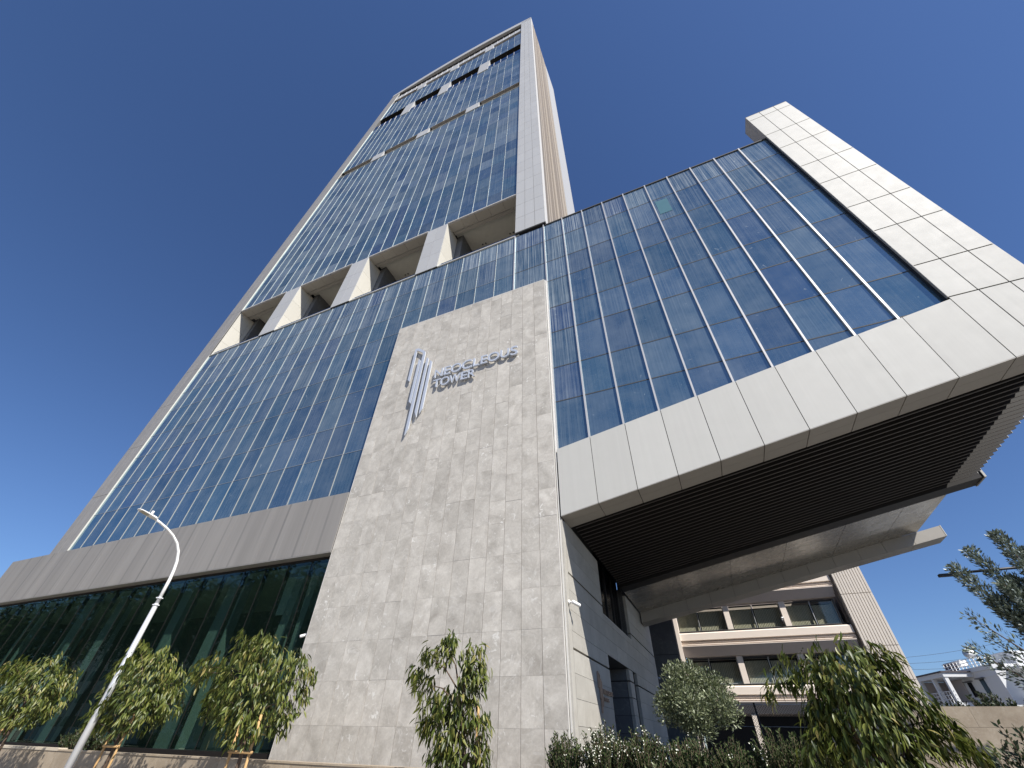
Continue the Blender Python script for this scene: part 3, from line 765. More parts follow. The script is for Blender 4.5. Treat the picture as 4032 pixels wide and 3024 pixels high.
for ch, l, r in row1 + row2:
    zz = 13.2 if (ch, l, r) in row1 else 12.6
    tube('standoff', [((l + r) / 2, YSG + .075, zz), ((l + r) / 2, YS, zz)], .012, 'galv', sign)
sign2 = thing('door_sign', 'small bronze NEOCLEOUS TOWER sign beside the shaded entrance recess', 'sign', (XW, 15.2, .6))
kz = .97 / 5.65
P2 = lambda u, w, d: Vector((XW + .05 - d, u, w))
ys0 = 15.02; ks = 1.20 / 4.36
for ch, l, r in row1: letter(ch, ys0 + (l + 9.4) * ks, ys0 + (r + 9.4) * ks, 1.13, 1.245, P2, .045, 'bronze', sign2, (XW + .05, ys0, 1.13))
for ch, l, r in row2: letter(ch, ys0 + (l + 9.4) * ks, ys0 + (r + 9.4) * ks, .96, 1.05, P2, .045, 'bronze', sign2, (XW + .05, ys0, .96))
emblem(sign2, lambda u, w, d: P2(14.50 + (u + 10.98) * .30, .66 + (w - 9.98) * kz, d * .8), 'bronze')

def camera_unit(label, p, dirv, out, body='white_paint', lens='black'):
    p = Vector(p); out = Vector(out); d = Vector(dirv).normalized()
    t = thing('security_camera', label, 'security camera', p, 'security cameras on the walls')
    tube('mount', [p, p + out * .05], .055, body, t, 12)
    e = p + out * .16 + Vector((0, 0, -.02))
    tube('arm', [p + out * .04, e], .02, body, t)
    tube('camera_body', [e - d * .06, e - d * .05, e + d * .20, e + d * .21], [.03, .048, .05, .046], body, t, 12)
    tube('lens', [e + d * .205, e + d * .225], .03, lens, t, 10)
camera_unit('white bullet camera on sunlit corner stone of the entrance wall', (XW + .012, 12.0, 2.93), (.55, .8, -.25), (1, 0, 0))
camera_unit('small camera at the far shaded edge of the entrance wall', (XW - .1, 28.46, 2.85), (.8, -.5, -.3), (.3, .95, 0), 'galv')
camera_unit('small white camera at left edge of stone wall by lobby glass', (SX0 - .01, 11.96, 2.62), (-.6, -.6, -.3), (-1, 0, 0))

# ------------------------------------------------------------------ low planter wall in front of the tower
pw = thing('planter_wall', 'low beige stone planter wall running in front of the lobby glass', 'wall', (-15, 10.1, GROUND))
box('wall_core', -46, 6.0, 10.03, 10.22, GROUND, -.49, 'joint', pw)
x = -46.0
while x < 5.9:
    for z0, z1 in ((GROUND, -1.06), (-1.06, -.47)):
        box('wall_slab', x + .003, x + 1.197, 10.0, 10.028, z0 + .003, z1 - .003, 'travertine', pw)
    box('wall_coping', x + .002, x + 1.198, 9.985, 10.24, -.49, -.455 + (.03 if x < -20.2 else 0), 'coping' if x < -20.2 else 'travertine', pw)
    x += 1.2
structure(box('planter_soil', -46, -12.7, 10.24, 11.9, GROUND, -.72, 'soil'))
structure(box('planter_soil', -12.6, 6.0, 10.24, 11.75, GROUND, -.72, 'soil'))

# ------------------------------------------------------------------ street lamp
LX, LY = -16.0, 8.6
lamp = thing('street_lamp', 'tall galvanised street lamp with curved arm in front of the lobby glass', 'street lamp', (LX, LY, GROUND))
tube('pole', [(LX, LY, GROUND), (LX, LY, 1.0), (LX, LY, 3.05)], [.098, .082, .066], 'galv', lamp, 16)
tube('arm', [(LX, LY, 3.05), (LX, LY, 3.75), (LX, 8.575, 4.05), (LX, 8.52, 4.32), (LX, 8.40, 4.60), (LX, 8.22, 4.82), (LX, 7.98, 4.99), (LX, 7.70, 5.12), (LX, 7.42, 5.21), (LX, 7.24, 5.255)], [.052, .048, .046, .045, .044, .043, .041, .039, .037, .036], 'white_paint', lamp, 14)
for z in (2.98, 3.18):
    tube('pole_collar', [(LX, LY, z), (LX, LY, z + .05)], .075, 'galv', lamp, 14)
    for a in (0.5, 2.6, 4.7):
        tube('bolt', [(LX + .06 * math.cos(a), LY + .06 * math.sin(a), z + .025), (LX + .11 * math.cos(a), LY + .11 * math.sin(a), z + .025)], .012, 'galv', lamp, 6)
def lamp_head(parent, x, ya, yb, za, zb, mat='white_paint'):
    V, F = [], []; secs = [(0, .05, .045), (.08, .085, .06), (.22, .115, .055), (.6, .13, .042), (.88, .115, .03), (1.0, .06, .012)]
    for t, w, h in secs:
        y = ya + (yb - ya) * t; z = za + (zb - za) * t
        for sx_, sz_ in ((-1, -.25), (-.8, .5), (-.3, 1), (.3, 1), (.8, .5), (1, -.25), (.85, -.5), (-.85, -.5)):
            V.append((x + w * sx_, y, z + h * sz_))
    for i in range(len(secs) - 1):
        for k in range(8): F.append((i * 8 + k, i * 8 + (k + 1) % 8, (i + 1) * 8 + (k + 1) % 8, (i + 1) * 8 + k))
    F += [tuple(range(8)), tuple(range(len(V) - 1, len(V) - 9, -1))]
    h = fix(mesh('lamp_head', V, F, mat, parent, (x, ya, za), True)); return h
lh = lamp_head(lamp, LX, 7.27, 6.62, 5.27, 5.36)
hexa('lamp_lens', [(LX - .09, 6.72, 5.322), (LX + .09, 6.72, 5.322), (LX + .09, 7.10, 5.27), (LX - .09, 7.10, 5.27), (LX - .09, 6.72, 5.333), (LX + .09, 6.72, 5.333), (LX + .09, 7.10, 5.28), (LX - .09, 7.10, 5.28)], 'lamp_glass', lh)
tube('sensor', [(LX, 7.05, 5.32), (LX, 7.05, 5.40), (LX, 7.05, 5.46)], [.03, .04, .036], 'white_paint', lh, 12)

# ------------------------------------------------------------------ leaves
def leaf_template(L=1.0, w=.13, curl=.25, fold=.05, tip=1.0):
    """a long blade that folds along the midrib and curls down; length along +X, upper side +Z"""
    st = [(0, .05), (.18, .75), (.45, 1.0), (.72, .72), (1.0, .03)]
    V = []
    for t, k in st:
        z = -curl * t * t * L
        V += [(t * L, -w * k * L, z + fold * L * k), (t * L, 0, z), (t * L, w * k * L, z + fold * L * k)]
    F = []
    for i in range(4):
        a = i * 3; F += [(a, a + 1, a + 4, a + 3), (a + 1, a + 2, a + 5, a + 4)]
    return np.array(V), F
def frames(dirs, ups):
    x = dirs / np.linalg.norm(dirs, axis=1, keepdims=True)
    y = np.cross(ups, x); y /= np.linalg.norm(y, axis=1, keepdims=True) + 1e-9
    z = np.cross(x, y); return np.stack([x, y, z], axis=2)      # columns
def cloud(name, pos, dirs, ups, size, tmpl, mat, parent=None, loc=(0, 0, 0), stuff=True):
    tv, tf = tmpl; n = len(pos); R_ = frames(dirs, ups)
    V = np.einsum('nij,kj->nki', R_, tv) * size[:, None, None] + pos[:, None, :]
    V = V.reshape(-1, 3) - np.array(loc); k = len(tv)
    fv = np.array([len(f) for f in tf]); flat = np.concatenate([np.array(f) for f in tf])
    loops = (flat[None, :] + (np.arange(n) * k)[:, None]).reshape(-1)
    tot = np.tile(fv, n); starts = np.concatenate([[0], np.cumsum(tot)[:-1]])
    me = bpy.data.meshes.new(name)
    me.vertices.add(len(V)); me.vertices.foreach_set('co', V.astype(np.float32).reshape(-1))
    me.loops.add(len(loops)); me.loops.foreach_set('vertex_index', loops.astype(np.int32))
    me.polygons.add(len(tot)); me.polygons.foreach_set('loop_start', starts.astype(np.int32)); me.polygons.foreach_set('loop_total', tot.astype(np.int32))
    me.polygons.foreach_set('use_smooth', np.ones(len(tot), dtype=bool))
    me.update(calc_edges=True); me.validate(); me.materials.append(M[mat])
    o = bpy.data.objects.new(name, me); link(o, parent, loc)
    if stuff: o['kind'] = 'stuff'
    return o
QUAD = (np.array([(0, -.22, 0), (.5, -.3, .04), (1, 0, 0), (.5, .3, .04), (0, .0, 0)]), [(0, 1, 2, 3)])
BLADE = leaf_template()
SMALL = (np.array([(0, 0, 0), (.45, -.2, .03), (1, 0, -.06), (.45, .2, .03)]), [(0, 1, 2), (0, 2, 3)])

LEAF_ME = []
for cu, fo, w_ in ((.18, .04, .125), (.32, .06, .115), (.10, .05, .14)):
    tv, tf = leaf_template(1.0, w_, cu, fo)
    me = bpy.data.meshes.new('leaf'); me.from_pydata([tuple(v) for v in tv], [], tf); me.update()
    me.polygons.foreach_set('use_smooth', [True] * len(me.polygons)); me.materials.append(M['ficus']); LEAF_ME.append(me)

def ficus(label, clumps, yc, total, trunk_x, stakes, leaf_l=.20, trunk_top=None, sparse=1.0):
    cx = sum(c[0] * c[2] for c in clumps) / sum(c[2] for c in clumps)
    root = thing('ficus_tree', label, 'tree', (trunk_x, yc, GROUND), 'young weeping figs along the pavement')
    tops = max(c[1] for c in clumps)
    tz = trunk_top if trunk_top is not None else tops - .5
    tube('trunk', [(trunk_x, yc, GROUND), (trunk_x + .02, yc, -.4), (trunk_x * .6 + cx * .4, yc, (tz - .4) / 2), (cx, yc, tz)], [.045, .04, .032, .012], 'bark', root, 8)
    for c in clumps:
        if c[2] > .2:
            b = (trunk_x * .5 + cx * .5, yc, min(c[1] - .1, tz - .2))
            b = (b[0], b[1], max(b[2] - .3, -.5))
            mid = ((b[0] + c[0]) / 2, yc, (b[2] + c[1]) / 2 + .12)
            tube('branch', [b, mid, (c[0], yc, c[1])], [.018, .012, .005], 'bark', root, 5)
    for sx_ in stakes:
        tube('stake', [(sx_[0], sx_[1], GROUND), (sx_[2], sx_[1], sx_[3])], .028, 'wood', root, 8)
    if len(stakes) > 1:
        tube('tie_bar', [(stakes[0][0] - .05, stakes[0][1] - .03, -.29), (stakes[1][0] + .05, stakes[1][1] - .03, -.29)], .028, 'wood', root, 8)
    wts = np.array([c[2] ** 2 for c in clumps]); wts = wts / wts.sum()
    N = int(total)
    pick = rng.choice(len(clumps), N, p=wts); C = np.array([(c[0], yc, c[1]) for c in clumps]); Rr = np.array([c[2] for c in clumps])
    d = rng.normal(size=(N, 3)); d /= np.linalg.norm(d, axis=1, keepdims=True)
    rad = rng.uniform(.35, 1.0, N) ** .5
    dy = np.minimum(Rr * 1.0, .75)
    off = d * rad[:, None]
    # leaves gather in short hanging sprays: snap many of them to a few twig points
    pos = C[pick] + off * np.stack([Rr[pick], dy[pick], Rr[pick]], 1) * .95
    ntw = max(12, N // 9); tw = rng.integers(0, N, ntw); twp = pos[tw]
    own = rng.integers(0, ntw, N); snap = rng.random(N) < .72
    near = pos.copy()
    for i0 in range(0, N, 400):
        dd = ((pos[i0:i0 + 400, None, :] - twp[None]) ** 2).sum(2); near[i0:i0 + 400] = twp[dd.argmin(1)]
    pos = np.where(snap[:, None], near + rng.normal(size=(N, 3)) * np.array([.035, .035, .06]), pos)
    outw = pos - np.array([cx, yc, 0]); outw[:, 2] = 0
    outw /= np.linalg.norm(outw, axis=1, keepdims=True) + .15
    dirs = outw * rng.uniform(.15, .75, (N, 1)) + np.array([0, 0, -1.0]) * rng.uniform(.45, 1.1, (N, 1)) + rng.normal(size=(N, 3)) * .28
    ups = outw * .7 + np.array([0, 0, .8]) + rng.normal(size=(N, 3)) * .35
    size = leaf_l * rng.uniform(.62, 1.15, N)
    # the 300 leaves nearest the camera are leaves of their own, the others one mass
    key = np.linalg.norm(pos, axis=1) - size * 2 - (pos[:, 2] > .0) * .0
    order = np.argsort(pos[:, 1] - size); own_i = order[:300]; rest = order[300:]
    Rm = frames(dirs, ups); rl = wpos(root)
    for i in own_i:
        o = bpy.data.objects.new('leaf', LEAF_ME[i % 3]); COL.objects.link(o); o.parent = root
        o.matrix_local = Matrix.LocRotScale(Vector(pos[i]) - rl, Matrix(Rm[i].tolist()).to_quaternion(), Vector((size[i],) * 3))
    cloud('foliage', pos[rest], dirs[rest], ups[rest], size[rest], BLADE, 'ficus_j', root, (trunk_x, yc, GROUND))
    return root
t1 = [(-22.45, 1.59, .39), (-20.49, 1.43, .58), (-19.04, 1.19, .40), (-22.24, 1.14, .68), (-20.23, .91, .88), (-21.16, .60, .65), (-18.95, .79, .46), (-21.11, .21, .48), (-19.42, .50, .46)]
t2 = [(-15.9, 1.81, .34), (-14.55, 1.54, .36), (-16.07, 1.42, .45), (-14.86, 1.10, .78), (-13.75, 1.0, .41), (-15.94, .76, .43), (-14.51, .57, .68), (-13.38, .57, .33), (-16.11, .41, .39), (-16.39, .18, .21), (-15.13, .33, .41), (-13.97, .33, .33)]
t3 = [(-11.86, 2.0, .17), (-10.94, 1.76, .40), (-10.57, 1.80, .20), (-12.56, 1.33, .40), (-12.78, 1.23, .24), (-10.94, 1.09, .95), (-9.73, 1.22, .49), (-9.09, 1.02, .30), (-11.63, .63, .44), (-10.59, .53, .78), (-9.27, .61, .41), (-10.78, .10, .24), (-10.07, .19, .35), (-9.40, .20, .23)]
t4 = [(-5.29, 1.66, .12), (-5.30, 1.46, .27), (-4.70, 1.31, .29), (-5.75, 1.32, .22), (-6.04, 1.11, .19), (-5.78, .86, .24), (-4.57, 1.06, .30), (-4.75, .82, .30), (-5.21, .57, .30), (-5.55, .44, .23), (-5.55, .17, .20), (-5.17, .24, .34), (-4.71, .44, .29), (-4.45, .21, .24), (-4.93, -.07, .33), (-4.47, -.12, .23), (-5.29, -.20, .23), (-4.37, -.26, .14), (-4.99, -.33, .28)]
t5 = [(2.11, 1.13, .19), (1.85, 1.17, .16), (1.33, 1.07, .24), (.90, 1.03, .16), (.61, .74, .14), (.48, .67, .10), (.87, .85, .18), (2.20, .99, .22), (1.70, .83, .49), (1.19, .73, .35), (2.02, .68, .33), (2.21, .63, .22), (1.54, .48, .55), (2.13, .38, .39), (2.41, .34, .24), (1.11, .27, .33), (1.57, .09, .52), (2.42, .17, .30), (2.64, .07, .16), (2.70, .02, .11), (.97, -.08, .35), (1.94, .01, .41), (2.60, -.07, .11), (1.04, .48, .17), (1.2, -.4, .4), (1.9, -.4, .4)]
YT = 8.8
ficus('wide weeping fig at the end of the row, left of the street lamp', t1, YT, 3300, -20.2, [(-20.2, 8.6, -20.3, .5)], .185)
ficus('round weeping fig half covering the street lamp pole', t2, YT, 3000, -14.9, [(-15.18, 8.75, -15.21, .5), (-14.66, 8.75, -14.63, .4)], .185)
ficus('weeping fig on timber stakes where lobby glass meets the stone wall', t3, YT, 3400, -10.31, [(-10.57, 8.75, -10.60, .4), (-9.92, 8.72, -10.0, .35)], .185)
ficus('narrow drooping weeping fig in front of the grey stone wall', t4, YT, 2300, -4.70, [(-4.44, 8.8, -4.5, .5)], .185)
ficus('dense dark weeping fig in front of the pink office block', t5, YT, 5200, 1.6, [(1.45, 8.9, 1.47, .3)], .165, .9)

# ------------------------------------------------------------------ other plants
def leafy_ball(name, label, c, rx, rz, N, size, mat, trunk_to=None, cat='tree', lean=0.0, lumps=22):
    root = thing(name, label, cat, (c[0] + lean, c[1], GROUND if trunk_to is None else trunk_to))
    zb = GROUND if trunk_to is None else trunk_to
    tube('trunk', [(c[0] + lean, c[1], zb), (c[0] + lean * .5, c[1], (zb + c[2]) / 2), (c[0], c[1], c[2])], [.06, .05, .03], 'bark_grey', root, 8)
    for k in range(5):
        a = k * 1.26
        tube('limb', [(c[0] + lean * .3, c[1], c[2] - rz * .7), (c[0] + rx * .6 * math.cos(a), c[1] + rx * .6 * math.sin(a), c[2] + rz * .3 * math.sin(a * 2))], [.025, .008], 'bark_grey', root, 5)
    L = rng.normal(size=(lumps, 3)); L /= np.linalg.norm(L, axis=1, keepdims=True); L *= np.array([rx, rx, rz]) * rng.uniform(.45, .8, (lumps, 1))
    L -= L.mean(0)
    pk = rng.integers(0, lumps, N); d = rng.normal(size=(N, 3)); d /= np.linalg.norm(d, axis=1, keepdims=True)
    pos = np.array(c) + L[pk] + d * (rng.uniform(0, 1, (N, 1)) ** .45) * np.array([rx, rx, rz]) * .38
    dirs = d + np.array([0, 0, .5]) + rng.normal(size=(N, 3)) * .5
    ups = rng.normal(size=(N, 3)) + np.array([0, -.3, .8])
    cloud('crown', pos, dirs, ups, size * rng.uniform(.6, 1.2, N), SMALL, mat, root, wpos(root))
    return root
leafy_ball('olive_tree', 'round clipped olive tree on a pale trunk beside the entrance wall', (-.95, 14.0, .86), 1.06, .90, 17000, .085, 'olive', None, 'tree', -.1)

def upright_shrub(name, label, x, y, z0, h, wd, n, mat, leaf, flowers=0, cat='shrub', parent_group=None):
    root = thing(name, label, cat, (x, y, z0), parent_group)
    runs = []; P, D, U, S = [], [], [], []; fl = []
    for k in range(n):
        a = random.uniform(0, 2 * math.pi); r = wd * math.sqrt(random.random())
        bx, by = x + r * .35 * math.cos(a), y + r * .35 * math.sin(a)
        hh = h * random.uniform(.62, 1.0) * (1 - .30 * (r / wd) ** 2)
        tx, ty = x + r * math.cos(a), y + r * .8 * math.sin(a)
        pts = [Vector((bx, by, z0)), Vector((bx * .4 + tx * .6, by * .4 + ty * .6, z0 + hh * .55)), Vector((tx + random.uniform(-.04, .04), ty, z0 + hh))]
        runs.append((pts, [.008, .006, .003]))
        q = 44
        for i in range(q):
            t = .30 + .70 * (i + random.random()) / q
            p = pts[0].lerp(pts[1], t / .55) if t < .55 else pts[1].lerp(pts[2], (t - .55) / .45)
            an = random.uniform(0, 6.28); dd = Vector((math.cos(an), math.sin(an), random.uniform(.6, 1.6)))
            P.append(p); D.append(dd); U.append(Vector((-math.sin(an), math.cos(an), .4))); S.append(leaf * random.uniform(.6, 1.2))
        if flowers and random.random() < flowers: fl.append(pts[2])
    tubes('stems', runs, 'bark', root, 4, (x, y, z0))['kind'] = 'stuff'
    cloud('foliage', np.array([p[:] for p in P]), np.array([p[:] for p in D]), np.array([p[:] for p in U]), np.array(S), SMALL, mat, root, (x, y, z0))
    if fl:
        pr_ = np.array([[f.x + random.gauss(0, .02), f.y - .03, f.z + random.gauss(0, .05) - .05] for f in fl for _ in range(4)])
        cloud('flowers', pr_, rng.normal(size=(len(pr_), 3)), rng.normal(size=(len(pr_), 3)) + np.array([0, -1, 0]), np.full(len(pr_), .03), QUAD, 'flower', root, (x, y, z0))
    return root
SG = 'rosemary bushes in the planter by the entrance'
upright_shrub('rosemary_bush', 'thin open rosemary bush against the stone wall corner', -3.45, 10.75, -.75, 1.02, .42, 95, 'hedge', .06, .05, 'shrub', SG)
upright_shrub('rosemary_bush', 'rosemary bush dotted with white flowers at the sunlit entrance wall', -2.62, 10.75, -.75, 1.12, .52, 150, 'hedge', .06, .75, 'shrub', SG)
upright_shrub('rosemary_bush', 'bright green rosemary bush in front of the entrance recess', -1.85, 10.8, -.75, 1.08, .45, 130, 'hedge', .06, .2, 'shrub', SG)
upright_shrub('rosemary_bush', 'dark shaded rosemary bush below the round olive tree', -1.10, 10.95, -.75, .95, .5, 140, 'hedge', .06, .12, 'shrub', SG)
upright_shrub('rosemary_bush', 'low dense rosemary bush right of the olive trunk', -.25, 10.9, -.75, .92, .5, 150, 'hedge', .06, .04, 'shrub', SG)
upright_shrub('rosemary_bush', 'full green rosemary bush left of the dense dark fig', .55, 10.9, -.75, 1.12, .5, 170, 'hedge', .06, .03, 'shrub', SG)
upright_shrub('rosemary_bush', 'rosemary bush mostly hidden behind the dense dark fig', 1.4, 10.95, -.75, .9, .5, 130, 'hedge', .06, .03, 'shrub', SG)
upright_shrub('planter_shrub', 'low leafy shrub on pale coping behind the leftmost fig', -19.9, 10.8, -.75, .85, .85, 130, 'dark_leaf', .09, 0)
upright_shrub('dark_shrub', 'dark spiky shrub low in front of the beige garden wall', 2.95, 8.2, GROUND, 1.92, .42, 150, 'dark_leaf', .075, 0)
upright_shrub('fern', 'small pale fern at the foot of the rosemary bushes', -1.55, 9.9, -1.0, .82, .3, 16, 'olive', .06, 0, 'fern')

def wispy_tree(label, base, tips, N, leaf, mat):
    root = thing('bottlebrush_tree', label, 'tree', base)
    b = Vector(base); fork = b + Vector((-.1, 0, 1.5))
    tube('trunk', [b, fork], [.07, .05], 'bark', root, 8)
    P, D, U = [], [], []
    for tx, ty, tz, dens in tips:
        tip = Vector((tx, ty, tz)); mid = fork.lerp(tip, .5) + Vector((.12, random.uniform(-.1, .1), -.10))
        pts = [fork, mid, tip]
        tube('branch', pts, [.028, .016, .004], 'bark', root, 5)
        nn = int(N * dens)
        for _ in range(nn):
            t = random.random() ** .8 * .95 + .05
            p = pts[0].lerp(pts[1], t * 2) if t < .5 else pts[1].lerp(pts[2], t * 2 - 1)
            ax = (tip - mid).normalized()
            rr = (.24 * (1 - t * .72) + .02) * math.sqrt(random.random()); an = random.uniform(0, 6.28)
            o = ax.orthogonal().normalized(); o2 = ax.cross(o); rd = o * math.cos(an) + o2 * math.sin(an)
            P.append(p + rd * rr); D.append(ax * .8 + rd * .7 + Vector((random.gauss(0, .3), random.gauss(0, .3), random.gauss(0, .3)))); U.append(rd + Vector((0, 0, .3)))
    n_ = len(P)
    cloud('crown', np.array([p[:] for p in P]), np.array([p[:] for p in D]), np.array([p[:] for p in U]), leaf * rng.uniform(.6, 1.2, n_), SMALL, mat, root, base)
wispy_tree('tall wispy grey green tree standing beside the beige garden wall', (4.75, 9.0, GROUND),
           [(3.72, 9.0, 2.26, .8), (4.08, 9.05, 2.50, .7), (4.48, 8.95, 2.66, 1.0), (4.72, 9.1, 2.42, .8), (3.50, 8.95, 1.58, .12), (3.30, 9.0, 1.17, .22), (4.12, 8.9, 1.95, 1.0), (4.35, 9.1, 2.05, .9), (3.95, 9.0, 1.75, .9), (4.9, 9.0, 2.3, .8), (5.1, 9.0, 1.9, .8), (4.25, 8.8, 1.55, 1.0), (4.3, 9.1, 1.25, 1.0), (4.1, 9.0, 1.15, .9), (4.5, 9.0, 1.75, 1.0), (4.0, 9.0, 1.0, .6), (3.62, 9.05, 1.28, .1)], 3600, .062, 'grey_leaf')

# beige garden wall at right
gw = thing('garden_wall', 'high beige stone slab wall across the far end of the garden', 'wall', (9, 20, GROUND))
box('wall_core', 2.6, 22, 20.04, 20.3, GROUND, 1.07, 'joint', gw)
for r_, (z0, z1) in enumerate(((-1.6, -.9), (-.9, -.15), (-.15, .60), (.60, 1.09))):
    x = 2.6 - .6 * (r_ % 2)
    while x < 21.5:
        box('wall_slab', max(x, 2.6) + .003, x + 1.5 - .003, 20.0 + random.uniform(-.003, .003), 20.035, z0 + .003, z1 - .003, 'travertine', gw); x += 1.5
for k, xx in enumerate((5.0, 6.2, 7.3, 8.6)):
    upright_shrub('hedge_plant', ('small green plant on the garden wall top at the fig', 'low green plant behind the garden wall under the porch', 'bushy green plant behind the garden wall under the windows', 'dark green plant at the right end behind the garden wall')[k], xx, 21.0, .4, (.95, .92, 1.15, .95)[k], .8, 70, 'dark_leaf', .10, 0, 'plant', 'plants along the top of the garden wall')
def cable(label, a, b, sag):
    a, b = Vector(a), Vector(b); pts = [a.lerp(b, i / 10) + Vector((0, 0, -sag * 4 * (i / 10) * (1 - i / 10))) for i in range(11)]
    tag(tube('power_cable', pts, .018, 'black', None, 5), label, 'cable', 'overhead power cables')
cable('topmost of the thin overhead cables beside the ribbed wall', (24, 90, 10.6), (42, 100, 13.6), .3)
cable('middle of the thin overhead cables beside the ribbed wall', (24, 90, 9.9), (42, 100, 12.4), .4)
cable('lowest of the thin overhead cables beside the ribbed wall', (24, 90, 9.2), (42, 100, 11.2), .4)
lamp2 = thing('street_lamp', 'dark street lamp arm reaching out behind the wispy tree', 'street lamp', (9.6, 18, GROUND))
tube('pole', [(9.6, 18, GROUND), (9.6, 18, 4.35)], [.09, .05], 'black', lamp2, 10)
tube('arm', [(9.6, 18, 4.30), (7.4, 18, 4.28)], [.04, .035], 'black', lamp2, 8)
box('lamp_head', 6.98, 7.5, 17.92, 18.08, 4.21, 4.28, 'black', lamp2)

# chain-link fence in front of the pink block
fence = thing('chain_link_fence', 'chain link fence with dark posts in front of the pink office block', 'fence', (2, 27, GROUND))
for xx in (-2.2, .82, 3.9, 7.0):
    tube('post', [(xx, 27, GROUND), (xx, 27, 1.62)], .04, 'black', fence, 8)
tube('top_rail', [(-2.2, 27, 1.55), (7.0, 27, 1.55)], .012, 'galv', fence, 6)
tube('tension_wire', [(-2.2, 27, .75), (7.0, 27, .75)], .008, 'galv', fence, 6)
wires = []
k = -2.2
V, F = [], []
def wire(a, b):
    a, b = Vector(a), Vector(b); s = Vector((.0035, 0, .0035)) if (b - a).x * (b - a).z < 0 else Vector((.0035, 0, -.0035)); i = len(V)
    V.extend([a - s, a + s, b + s, b - s]); F.append((i, i + 1, i + 2, i + 3))
H0, H1 = -.6, 1.55
x = -2.2
while x < 7.0:
    x1 = x + (H1 - H0); e = min(x1, 7.0); wire((x, 27.0, H0), (e, 27.0, H0 + (e - x)))
    s_ = max(x - (H1 - H0), -2.2); wire((x, 27.012, H0), (s_, 27.012, H0 + (x - s_))); x += .11
mesh('wire_mesh', V, F, 'louvre', fence, (2, 27, 0))['kind'] = 'stuff'

# ------------------------------------------------------------------ pink office block behind
ob = thing('office_block', 'pale pink office block with strip windows and ribbed end wall', 'building', (4, 40, GROUND))
YO = 40.0
boxes('block_core', [(-2.7, 8.95, YO + 2.2, YO + 14, 1.9, 12.3), (-2.7, 8.95, YO + 3.4, YO + 14, GROUND, 1.9), (8.95, 9.1, YO + .4, YO + 14, GROUND, 12.3)], 'rose', ob, 'stuff')
box('end_pilaster', -3.05, -2.68, YO - .7, YO + 1.2, GROUND, 12.2, 'cream', ob)
rw = pbox('ribbed_wall', 9.08, 11.0, YO - .62, YO + 12, GROUND, 12.2, 'rib_cream', ob)
nrib = 11
for z0, z1 in ((-1.6, 3.47), (3.51, 5.34), (5.38, 8.56), (8.60, 12.2)):
    for k in range(nrib):
        x0 = 9.08 + k * 1.94 / nrib
        box('rib', x0 + .02, x0 + 1.94 / nrib - .02, YO - .69, YO - .615, z0, z1, 'rib_cream', rw)
for S in (10.21, 6.82, 3.43):
    x0, x1 = -2.70, 8.92
    prism('spandrel', [(YO + .1, S - .02), (YO - .42, S - .10), (YO - .50, S - .17), (YO - .50, S - .60), (YO - .28, S - .63), (YO - .28, S - .72), (YO - .40, S - .73), (YO - .40, S - .78), (YO - .28, S - .79), (YO - .28, S - .84),
                       (YO - .42, S - .85), (YO - .42, S - .90), (YO - .30, S - .91), (YO - .30, S - .98)], 'x', x0, x1, 'cream', ob)
    prism('lower_band', [(YO - .62, S - .99), (YO - .62, S - 1.06), (YO - .22, S - 1.64), (YO + .1, S - 1.66), (YO + .1, S - .99)], 'x', x0, x1 - .1, 'rose', ob)
    box('band_edge', x0, x1 - .1, YO - .64, YO - .50, S - 1.03, S - .985, 'cream', ob)
    box('sill_line', x0, x1, YO - .30, YO + .06, S - .012, S + .03, 'joint', ob)
    if S > 3.0:
        cols = [-2.68 + 1.6 * 0] ; 
        for bx in (.96, 4.96):
            box('window_pier', bx, bx + .40, YO - .12, YO + .3, S + .03, S + 1.72, 'cream', ob)
        spans = [(-2.68, -1.02), (-1.0, .94), (1.38, 3.06), (3.10, 4.94), (5.38, 7.04), (7.08, 8.55)]
        for a, b in spans:
            w_ = pbox('window', a + .03, b - .03, YO + .12, YO + .17, S + .03, S + .11, 'alu', ob)
            box('pane', a + .05, b - .05, YO + .13, YO + .145, S + .11, S + 1.60, 'window', w_)
            box('window_stile', b - .05, b + .01, YO + .08, YO + .17, S + .03, S + 1.62, 'alu', w_)
            box('window_head', a + .03, b - .03, YO + .08, YO + .17, S + 1.56, S + 1.66, 'joint', w_)
            nsl = 15
            full = random.uniform(1.35, 1.5)
            for k in range(nsl):
                xx = a + .06 + (b - a - .14) * k / nsl
                box('blind_slat', xx, xx + (b - a - .14) / nsl * .86, YO + .30, YO + .315, S + .12, S + full, 'curtain', w_, rotz=random.uniform(.15, .4))
        box('window_back', -2.68, 8.9, YO + 1.6, YO + 1.7, S, S + 1.7, 'dark', ob)
        box('window_end', 8.57, 8.62, YO - .1, YO + 1.6, S, S + 1.7, 'stone_dark', ob)
# ground storey: posts and dark glazing
for bx in (.86, 4.9):
    box('post', bx, bx + .30, YO - .3, YO, GROUND, 1.77, 'cream', ob)
box('shopfront', -2.7, 8.9, YO + 3.2, YO + 3.3, GROUND, 1.8, 'dark', ob)
box('porch_slab', -2.7, 8.9, YO + .2, YO + 3.2, 1.78, 1.9, 'rose', ob)
box('brown_door', 5.4, 6.4, YO + 1.1, YO + 1.19, GROUND, 1.6, 'brown', ob)
o_ = thing('security_camera', 'dark camera hanging by a window of the pink office block', 'security camera', (4.85, YO - .15, 7.3), 'security cameras on the walls')
tube('mount', [(4.98, YO - .12, 7.45), (4.8, YO - .32, 7.4)], .05, 'galv', o_, 8); tube('camera_body', [(4.8, YO - .32, 7.36), (4.76, YO - .34, 6.98)], [.12, .09], 'black', o_, 10)

